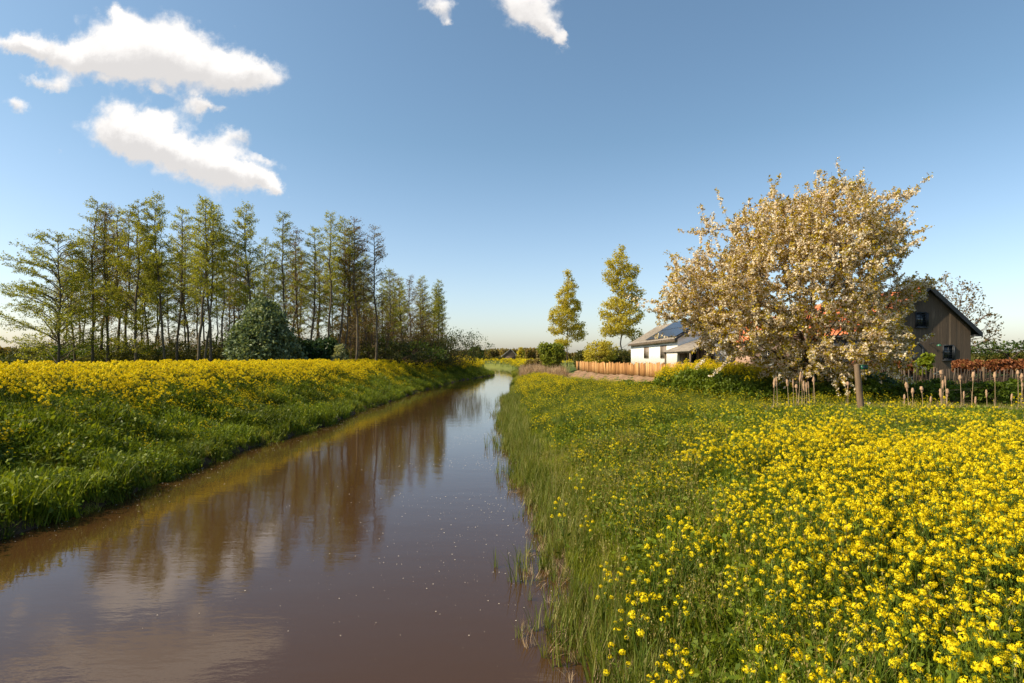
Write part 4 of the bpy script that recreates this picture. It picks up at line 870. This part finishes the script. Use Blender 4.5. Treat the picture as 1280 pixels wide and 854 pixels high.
def window_x(parent, x, cy, cz, w, h, mat, glass):
    f = MB(); fw = .07; pr = .05
    for a, b in (((x - pr, cy - w / 2 - fw, cz - h / 2 - fw), (x, cy - w / 2, cz + h / 2 + fw)), ((x - pr, cy + w / 2, cz - h / 2 - fw), (x, cy + w / 2 + fw, cz + h / 2 + fw)),
                 ((x - pr, cy - w / 2, cz + h / 2), (x, cy + w / 2, cz + h / 2 + fw)), ((x - pr, cy - w / 2, cz - h / 2 - fw), (x, cy + w / 2, cz - h / 2)),
                 ((x - pr * .7, cy - .02, cz - h / 2), (x - .01, cy + .02, cz + h / 2)), ((x - pr * .6, cy - w / 2, cz - .02), (x - .012, cy + w / 2, cz + .02))): f.box(a, b)
    o = f.build('window', mat, parent); MB().box((x - .01, cy - w / 2, cz - h / 2), (x - .003, cy + w / 2, cz + h / 2)).build('pane', glass, o); return o
def barn():
    y0, y1 = 40.0, 60.0; gz = 1.4; xl, xr, xc = 25.95, 32.25, 29.1; ze, zp = 5.05, 7.95; g = np.random.default_rng(3)
    root = empty('wooden_barn', (xc, y0, gz)); tag(root, 'old barn with grey weathered board gable, black trim and red tiled roof', 'barn')
    def lb(mb, name, mat, par=root): return mb.build(name, mat, par, loc=None)
    # everything below in local coordinates
    X0, X1, ZE, ZP, D = xl - xc, xr - xc, ze - gz, zp - gz, y1 - y0
    def top(x): return ZP - abs(x) * (ZP - ZE) / (X1)
    w = MB(); x = X0
    while x < X1 - .01:
        bw = min(.17 + .07 * g.random(), X1 - x); xa, xb = x + .004, x + bw - .004; dp = .022 + .012 * g.random(); r = g.random()
        zt = [top(xa), top(xb)]
        if xa < 0 < xb: poly = [(xa, 0, .15), (xb, 0, .15), (xb, 0, zt[1]), (0, 0, ZP), (xa, 0, zt[0])]
        else: poly = [(xa, 0, .15), (xb, 0, .15), (xb, 0, zt[1]), (xa, 0, zt[0])]
        w.prism(poly, (0, -dp, 0), r); x += bw
    wl = w.build('wall', M['board'], root)
    b = MB(); b.prism([(X0 + .01, .004, 0), (X1 - .01, .004, 0), (X1 - .01, .004, ZE), (0, .004, ZP - .02), (X0 + .01, .004, ZE)], (0, D, 0), .1); b.build('barn_body', M['soffit'], root)
    # roof, overhanging the gable
    ov, el = .42, .45; sl = (ZP - ZE) / X1; er = X1 + el; zo = ZP - er * sl
    for sgn, nm in ((-1, 'roof'), (1, 'roof')):
        V, Fc = tiled_slope((sgn * er, -ov, zo + .16), (sgn * er, D + .3, zo + .16), (0, -ov, ZP + .16), (0, D + .3, ZP + .16), 80, 13); mesh_np('roof', V, Fc, M['tile'], root, rnd=g.random(len(Fc)))
        MB().prism([(sgn * er, -ov + .02, zo - .02), (0, -ov + .02, ZP - .02), (0, -ov + .02, ZP + .1), (sgn * er, -ov + .02, zo + .1)], (0, D + ov, 0)).build('roof_deck', M['soffit'], root)
        MB().prism([(sgn * (er + .05), -ov - .03, zo - .20), (sgn * (er + .05), -ov - .03, zo + .16), (0, -ov - .03, ZP + .24), (0, -ov - .03, ZP - .14)], (0, .045, 0)).build('verge_board', M['black'], root)
        MB().box((min(sgn * X1, sgn * er), -ov + .02, zo - .10), (max(sgn * X1, sgn * er), -.04, zo + .0)).build('eave_end', M['black'], root)
    window_y(root, 28.72 - xc, -.034, 5.72 - gz, .62, .92, M['black'], M['glass'])
    window_y(root, 1184 / 1280 * 0 + (1184.5 - 640) / F * y0 - xc, -.034, 3.42 - gz, .60, .90, M['black'], M['glass'])
    # open shutters as dark strips beside the panes
    for cx, cz in ((29.19 - xc, 5.72 - gz), (31.06 - xc, 3.42 - gz)): MB().box((cx - .06, -.13, cz - .46), (cx + .02, -.036, cz + .46)).build('shutter', M['black'], root)
    # arched glazed doorway
    cx = (1138 - 640) / F * y0 - xc; ww = .78; zt = 2.25; a = np.linspace(0, np.pi, 13)
    arch = [(cx + math.cos(t) * ww, -.04, zt + math.sin(t) * ww * .55) for t in a]; outer = [(cx + math.cos(t) * (ww + .10), -.04, zt + math.sin(t) * (ww * .55 + .10)) for t in a]
    f = MB()
    for i in range(12): f.prism([arch[i], arch[i + 1], outer[i + 1], outer[i]], (0, -.08, 0))
    f.box((cx - ww - .10, -.12, .1), (cx - ww, -.04, zt)); f.box((cx + ww, -.12, .1), (cx + ww + .10, -.04, zt)); f.box((cx - .03, -.09, .1), (cx + .03, -.045, zt + ww * .5)); f.box((cx - ww, -.085, 1.1), (cx + ww, -.046, 1.16))
    d = f.build('arched_door', M['black'], root)
    mb = MB(); mb.prism([(cx + ww, -.037, .1)] + [(p[0], -.037, p[2]) for p in arch] + [(cx - ww, -.037, .1)], (0, -.006, 0)); mb.build('pane', M['glass'], d)
    # iron bracket with a small hanging lamp
    bx = (1166 - 640) / F * y0 - xc; bz = 4.02 - gz; t = np.linspace(0, 5.5, 14)
    br = MB(); br.add(*tube([(bx - .32, -.05, bz), (bx - .12, -.20, bz + .06), (bx + .22, -.30, bz + .02)], .016, 5)); br.add(*tube(np.stack([bx - .18 + .11 * np.cos(t) * (1 - t / 8), -.16 + 0 * t, bz - .02 + .11 * np.sin(t) * (1 - t / 8)], -1), .014, 5)); bo = br.build('wall_bracket', M['black'], root)
    mb = MB(); mb.add(*tube([(bx + .22, -.30, bz - .02), (bx + .22, -.30, bz - .07), (bx + .22, -.30, bz - .16)], [.03, .12, .15], 8)); mb.build('lamp', M['green'], bo)
barn()
def white_house():
    gz = 1.4; y0, y1 = 60.0, 83.5; xl = 207 / F * y0 ; hw = 3.95; xc = xl + hw
    root = empty('white_house', (xc, y0, gz)); tag(root, 'white-walled farmhouse with low brown roof and dark solar panels', 'house'); ZE = 5.15 - gz; ZP = 7.6 - gz; D = y1 - y0
    mb = MB(); mb.prism([(-hw, 0, -.1), (hw, 0, -.1), (hw, 0, ZE), (0, 0, ZP - .1), (-hw, 0, ZE)], (0, D, 0)); mb.build('wall', M['white'], root)
    sl = (ZP - ZE) / hw; er = hw + .42; zo = ZP - er * sl
    for sg in (-1, 1):
        V, Fc = tiled_slope((sg * er, -.35, zo + .12), (sg * er, D + .35, zo + .12), (0, -.35, ZP + .12), (0, D + .35, ZP + .12), 34, 7, .03); mesh_np('roof', V, Fc, M['slate'], root, rnd=rng.random(len(Fc)))
        MB().prism([(sg * er, -.33, zo - .04), (0, -.33, ZP - .04), (0, -.33, ZP + .07), (sg * er, -.33, zo + .07)], (0, D + .66, 0)).build('roof_deck', M['board'], root)
        MB().prism([(sg * er, -.38, zo - .06), (0, -.38, ZP - .06), (0, -.38, ZP + .2), (sg * er, -.38, zo + .2)], (0, .04, 0)).build('verge_board', M['black'], root)
    MB().box((-er - .02, -.3, zo - .12), (-er + .14, D + .3, zo - .05)).build('gutter', M['board'], root)
    n = unit(np.array([-sl, 0, 1.0])); n = unit(np.array([-(ZP - ZE), 0, hw]))
    for r_ in range(2):
        for c in range(10):
            u0, u1 = .10 + r_ * .44, .10 + r_ * .44 + .42; ya = .25 + c * 1.42; yb = ya + 1.36
            pt = lambda u, y: np.array([-er * (1 - u), y, zo + (ZP - zo) * u + .12]) + n * .10
            mb = MB(); mb.prism([pt(u0, ya), pt(u1, ya), pt(u1, yb), pt(u0, yb)], n * .04); mb.build('solar_panel', M['solar'], root)
    for yy in (5.6, 13.9): window_x(root, -hw - .002, yy, 2.35, 2.4, 1.35, M['board'], M['curtain'])
    # open lean-to on the near gable
    lt = empty('porch_stub', (0, 0, 0)); bpy.data.objects.remove(lt)
    x0, x1, yn, yf_ = 15.85 - xc, 20.2 - xc, -9.2, -.03
    pr = MB(); pr.prism([(x0, yn, 2.20), (x1, yn, 3.75), (x1, yn, 3.86), (x0, yn, 2.31)], (0, yf_ - yn, 0)); pr.build('porch_roof', M['slate'], root)
    for yy in (yn + .3, -.6): MB().box((x0 + .12, yy, 0), (x0 + .27, yy + .15, 2.22)).build('porch_post', M['board'], root)
    MB().box((x0 + .10, yn + .2, 2.08), (x0 + .24, -.2, 2.195)).build('porch_beam', M['board'], root)
    pw = MB(); xx = x0 + .75
    while xx < x1 - .2: pw.box((xx, -3.6, 0), (xx + .19, -3.55, 2.15 + (xx - x0) * .356)); xx += .195
    pw.build('porch_wall', M['board'], root); window_y(root, x0 + 2.05, -3.602, 1.75, .6, .75, M['black'], M['glass'])
white_house()
def brick_house():
    gz = 1.4; x0, x1, y0, y1 = 20.1, 25.4, 48.0, 53.3; root = empty('brick_house', ((x0 + x1) / 2, y0, gz)); tag(root, 'pinkish brick house half hidden behind the cherry tree', 'house'); hw = (x1 - x0) / 2; D = y1 - y0
    mb = MB(); mb.prism([(-hw, 0, -.1), (hw, 0, -.1), (hw, 0, 3.1), (0, 0, 5.0), (-hw, 0, 3.1)], (0, D, 0)); mb.build('wall', M['brick'], root)
    for sg in (-1, 1):
        V, Fc = tiled_slope((sg * (hw + .3), -.25, 3.0), (sg * (hw + .3), D + .25, 3.0), (0, -.25, 5.2), (0, D + .25, 5.2), 18, 8); mesh_np('roof', V, Fc, M['tile'], root, rnd=rng.random(len(Fc)))
    window_y(root, -1.2, -.002, 1.7, .9, 1.1, M['white'], M['glass']); window_y(root, 1.2, -.002, 1.7, .9, 1.1, M['white'], M['glass'])
brick_house()

# ------------------------------------------------------------------ fences
def fence_pts(a, b, step):
    pts = [np.array(p) for p in PF]; 
    return pts
def along(poly, step):
    poly = np.array(poly, float); seg = np.linalg.norm(np.diff(poly, axis=0), axis=1); c = np.concatenate([[0], np.cumsum(seg)]); t = np.arange(0, c[-1], step)
    return np.stack([np.interp(t, c, poly[:, 0]), np.interp(t, c, poly[:, 1])], -1)
def stake(mb, x, y, z, dx, dy, w, t, h, r, lean, g, point=True):
    """upright board facing across (dx,dy)"""
    d = np.array([dx, dy, 0]); n = np.array([-dy, dx, 0]); up = np.array([0, 0, 1.0]) + d * lean[0] + n * lean[1]; b = np.array([x, y, z])
    hw, ht = w / 2, t / 2; lo = [b + d * sx * hw + n * sy * ht for sx, sy in ((-1, -1), (1, -1), (1, 1), (-1, 1))]
    k = (1 - .3 * g.random(), 1 - .3 * g.random()) if point else (1, 1)
    hi = [p + up * (h * (1 if i in (0, 3) else 1 - .05 * g.random())) for i, p in enumerate(lo)]
    mb.add(lo + hi, [(0, 3, 2, 1), (4, 5, 6, 7), (0, 1, 5, 4), (1, 2, 6, 5), (2, 3, 7, 6), (3, 0, 4, 7)], r)
def fences():
    g = np.random.default_rng(12)
    plank = [(15.0, 43.0), (12.5, 47.0), (9.0, 60.0), (9.0, 80.0)]
    root = empty('plank_fence', (15, 43, float(hgt(15, 43)))); base = np.array([15, 43, float(hgt(15, 43))]); pts = along(plank, .27); post = []
    for s in range(0, len(pts) - 1, 9):
        mb = MB(); run = g.normal(0, .12)
        for i in range(s, min(s + 9, len(pts) - 1)):
            d = unit(pts[i + 1] - pts[i]); x, y = pts[i]; z = float(hgt(x + .3, y)); stake(mb, x - base[0], y - base[1], z - .1 - base[2], d[0], d[1], .20 + .09 * g.random(), .03, 1.28 + .10 * g.normal() * .6 , np.clip(.5 + run + g.normal(0, .25), 0, 1), (g.normal(0, .02), g.normal(0, .02)), g)
        mb.build('board_panel', M['splitwood'], root)
        x, y = pts[s]; z = float(hgt(x + .3, y)); mb = MB(); mb.add(*tube([(x + .12 - base[0], y + .05 - base[1], z - .2 - base[2]), (x + .12 - base[0], y + .05 - base[1], z + 1.25 - base[2])], .07, 7)); mb.build('post', M['splitwood'], root)
    tag(root, 'golden split-wood plank fence above the bare earth bank', 'fence')
    base = np.array([24.0, 35.3, 1.4]); root = empty('picket_fence', base); pts = along([(15.2, 43.0), (24.0, 34.9), (31, 29.4), (36, 27)], .125); mb = MB()
    for i in range(len(pts) - 1):
        d = unit(pts[i + 1] - pts[i]); x, y = pts[i]; z = float(hgt(x + .35, y + .35)); stake(mb, x - base[0], y - base[1], z - .05 - base[2], d[0], d[1], .045 + .03 * g.random(), .025, .98 + .12 * g.random(), g.random(), (g.normal(0, .05), g.normal(0, .03)), g)
    mb.build('pickets', M['picket'], root)
    for k, hh in enumerate((.3, .8)):
        mb = MB(); q = np.array([(x, y, float(hgt(x + .35, y + .35)) + hh) for x, y in pts[::8]]) - base + np.array([.02, .02, 0]); mb.add(*tube(q, .006, 4)); mb.build('wire', M['black'], root)
    for i in range(0, len(pts) - 1, 18):
        x, y = pts[i]; z = float(hgt(x + .35, y + .35)); mb = MB(); h = 1.25 + .1 * g.random(); q = np.array([x + .06, y + .07, z - .2]) - base; mb.add(*tube([q, q + [.02 * g.normal(), 0, h]], .07 if x < 25 else .085, 8)); mb.build('post', M['post'], root)
    tag(root, 'rustic grey picket fence running in front of the barn garden', 'fence')
fences()
def earth():
    g = np.random.default_rng(2); ss = np.linspace(-4.6, -.12, 22); line = along([(15.6, 42.4), (12.5, 47.0), (9.0, 60.0), (9.0, 74)], .4); rows = []
    for i, (x, y) in enumerate(line):
        j = min(i, len(line) - 2); d = unit(line[j + 1] - line[j]); n = np.array([-d[1], d[0]]); n = n if n[0] < 0 else -n
        for s in ss: rows.append((x + n[0] * -s, y + n[1] * -s * 1.0))
    A = np.array(rows); z = hgt(A[:, 0], A[:, 1]) + .03 + .05 * np.sin(A[:, 0] * 5 + A[:, 1] * 2) * np.sin(A[:, 1] * 3.1) + .025 * g.normal(size=len(A)); V = np.stack([A[:, 0], A[:, 1], z], -1); c = len(ss); m = len(line)
    a = np.arange(m - 1)[:, None] * c + np.arange(c - 1)[None]; Fc = np.stack([a, a + 1, a + c + 1, a + c], -1).reshape(-1, 4)
    tag(mesh_np('earth_bank', V, Fc, M['soil'], smooth=True), 'bare brown earth bank below the plank fence', 'bank', kind='structure')
    # garden lawn strip
    n = 5200; x = 15 + rng.random(n) * 22; y = 28 + rng.random(n) * 22; s = fence_s(x, y); keep = (s > .3) & ((y < 39.7) | (x < 25) & (y < 47))
    scatter_at('garden_lawn', lush_p, x[keep], y[keep], .28, .45, 'bright short lawn in the barn garden', 'lawn', .2)
earth()

# ------------------------------------------------------------------ ditch edge: thicket, cattails, post
def ditch_side():
    g = np.random.default_rng(55)
    def thick(name, label, lobes, n, mat, leaf, seed, cat='bushes'):
        c = lobes[0]; b = at(c[0], c[1]); bl = []
        for px, Y, topy, w in lobes:
            x, y, z = at(px, Y); tz = CZ - (topy - HZ) / F * Y; h = max(.5, tz - z + .16 * g.normal()); bl.append(((x - b[0], y - b[1], z - b[2] + h * .45), (w, w * .8, h * .55)))
        o = leafy_blob(name, label, cat, b, bl, n, mat, leaf, seed, trunk_r=.02); o['kind'] = 'stuff'
    thick('bramble_thicket', 'dark green bramble and nettle thicket filling the ditch behind the cattails', [(px, 24.5 + 1.6 * g.random(), 479 + 7 * g.random(), .9) for px in np.arange(930, 1330, 13)] + [(px, 27.5, 480 + 4 * g.random(), 1.0) for px in np.arange(930, 1330, 16)], 60000, M['lush'], .085, 56)
    thick('ditch_bushes', 'bright green bushes along the ditch left of the cherry tree', [(800, 34, 486, .8), (822, 33, 478, .9), (845, 31, 467, 1.1), (868, 29, 462, 1.1), (890, 28, 461, 1.1), (912, 27, 463, 1.1), (932, 26.5, 466, 1.0), (950, 26, 474, 1.0), (783, 37, 492, .6)], 42000, M['fresh2'], .085, 57)
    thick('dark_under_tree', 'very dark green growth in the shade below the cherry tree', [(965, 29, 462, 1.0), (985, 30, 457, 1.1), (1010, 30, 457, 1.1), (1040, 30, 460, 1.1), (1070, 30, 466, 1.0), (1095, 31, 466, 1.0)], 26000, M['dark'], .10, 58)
    # tall mustard on the ditch bushes
    n = 1500; px = 760 + g.random(n) * 215; Y = np.interp(px, [760, 830, 940, 975], [40, 32, 27, 26.5]) + g.normal(0, .8, n); X = (px - 640) / F * Y; ty = g.normal(0, 3, n) + np.interp(px, [760, 800, 830, 870, 940, 975], [490, 486, 460, 453, 457, 466]) + g.random(n) * 12
    tz = CZ - (ty - HZ) / F * Y; keep = g.random(n) < np.interp(px, [760, 815, 835, 930, 975], [.0, .12, 1, .9, .3]); X, Y, tz = X[keep], Y[keep], tz[keep]; m = len(X); s = .8 + .3 * g.random(m)
    gn_scatter('ditch_mustard', dense_p, np.stack([X, Y, tz - .85 * s], -1), np.stack([g.normal(0, .1, m), g.normal(0, .1, m), g.random(m) * 6.28], -1), np.stack([s, s, s], -1), g.integers(0, 5, m), 'tall yellow mustard growing out of the ditch bushes', 'flowers')
    # cattails
    C = [(967, 473), (972, 471), (986, 474), (992, 473), (998, 465), (1003, 466), (1006, 476), (1009, 478), (1012, 477), (1016, 472), (1019, 471), (1060, 477), (1131, 493), (1136, 478), (1141, 485), (1154, 483),
         (1176, 486), (1177, 463), (1179, 475), (1183, 470), (1184, 486), (1202, 469), (1205, 489), (1215, 465), (1219, 496), (1234, 487), (1244, 465), (1273, 463), (1277, 467), (1279, 478), (1264, 492), (996, 480), (1163, 495)]
    C.sort()
    for i, (px, ty) in enumerate(C):
        Y = 20.0 + g.normal(0, .45); b = at(px, Y); H = CZ - (ty - HZ) / F * Y - b[2]; root = empty('cattail', b); ln = (g.normal(0, .05), g.normal(0, .04)); t = lambda z: np.array([ln[0] * z * z * .5, ln[1] * z * z * .5, z])
        hl = (.24 + .12 * g.random()) ; st = MB(); st.add(*tube([t(-.1) - t(0) * 0, t(H * .5), t(H - hl)], [.010, .008, .006], 5))
        for q in range(2 if g.random() < .6 else 1):   # withered leaves clinging to the stem
            a = g.random() * 6.28; z0 = .1 + .2 * g.random(); d = np.array([math.cos(a), math.sin(a), 0]); L_ = H * (.4 + .3 * g.random()); sd = np.array([-d[1], d[0], 0]) * .011
            p = [t(z0), t(z0 + L_ * .6) + d * .06, t(z0 + L_ * .75) + d * .22 + np.array([0, 0, -.1 * q])]; V = []
            for k_, pp_ in enumerate(p): V += [pp_ - sd * (1 - k_ * .4), pp_ + sd * (1 - k_ * .4)]
            st.add(V, [(0, 1, 3, 2), (2, 3, 5, 4)])
        st.build('stem', M['straw'], root)
        # fluffy seed head: a knobbly spindle
        nz, na = 9, 9; V = []; z = np.linspace(H - hl, H, nz); fat = .9 + .7 * g.random()
        prof = np.sin(np.linspace(.25, np.pi - .25, nz)) ** .5 * .027 * fat
        if g.random() < .5: prof *= np.where(np.linspace(0, 1, nz) > .45, 1.45, .75)
        for k_ in range(nz):
            for q in range(na): rr = prof[k_] * (.78 + .5 * g.random()); a = q * 6.283 / na; V.append(t(z[k_]) + np.array([math.cos(a) * rr, math.sin(a) * rr, .01 * g.normal()]))
        Fc = [(k_ * na + q, k_ * na + (q + 1) % na, (k_ + 1) * na + (q + 1) % na, (k_ + 1) * na + q) for k_ in range(nz - 1) for q in range(na)]
        mb = MB(); mb.add(V, Fc); mb.build('seed_head', M['fluff'], root)
        tag(root, 'tall dry cattail with fluffy pale seed head, ' + ordw(i) + ' from the left', 'cattail', 'dry cattails along the ditch')
    n = 900; g2 = np.concatenate([g.normal(1000, 26, 230), g.normal(1190, 55, 470), g.random(200) * 320 + 960]); n = len(g2); Y = 19.6 + g.normal(0, .55, n); X = (g2 - 640) / F * Y
    scatter_at('dry_cattail_leaves', dry_p, X, Y, .55, 1.1, 'withered straw-coloured leaves around the feet of the cattails', 'reeds', .22)
    n = 260; px = 960 + g.random(n) * 330; Y = 19.5 + g.normal(0, .5, n); X = (px - 640) / F * Y
    scatter_at('young_cattail_leaves', reed_p, X, Y, .55, .85, 'young green cattail leaves at the ditch', 'reeds', .12)
    # leaning post with a green box
    Y = 18.2; b = at(1078, Y); root = empty('wooden_post', b); H = CZ - (455.5 - HZ) / F * Y - b[2]; dx = -7.0 / F * Y
    pts = [(0, 0, -.3), (0, 0, 0), (dx * .4, 0, H * .35), (dx * .75, 0, H * .72), (dx, 0, H)]; mb = MB(); V, Fc = tube(pts, [.115, .11, .10, .092, .088], 14); mb.add(V, Fc, .5)
    a = np.arange(14) * 6.283 / 14; mb.V.append(np.array([(dx + .088 * math.cos(t), .088 * math.sin(t), H + .001) for t in a] + [(dx, 0, H + .02)])); mb.F.setdefault(3, []).append(np.array([(k, (k + 1) % 14, 14) for k in range(14)]) + mb.n); mb.R.setdefault(3, []).append(np.full(14, .9)); mb.n += 15
    mb.build('pole', M['post'], root)
    bx = MB(); bx.box((dx + .09, -.10, H - .165), (dx + .30, -.01, H - .035)); bo = bx.build('green_box', M['green'], root)
    MB().box((dx + .082, -.115, H - .035), (dx + .30, .0, H - .018)).build('lid', M['green'], bo); MB().box((dx + .13, -.104, H - .125), (dx + .265, -.1005, H - .06)).build('window', M['solar'], bo)
    tag(root, 'leaning round wooden post with a small green box at its top', 'post')
ditch_side()
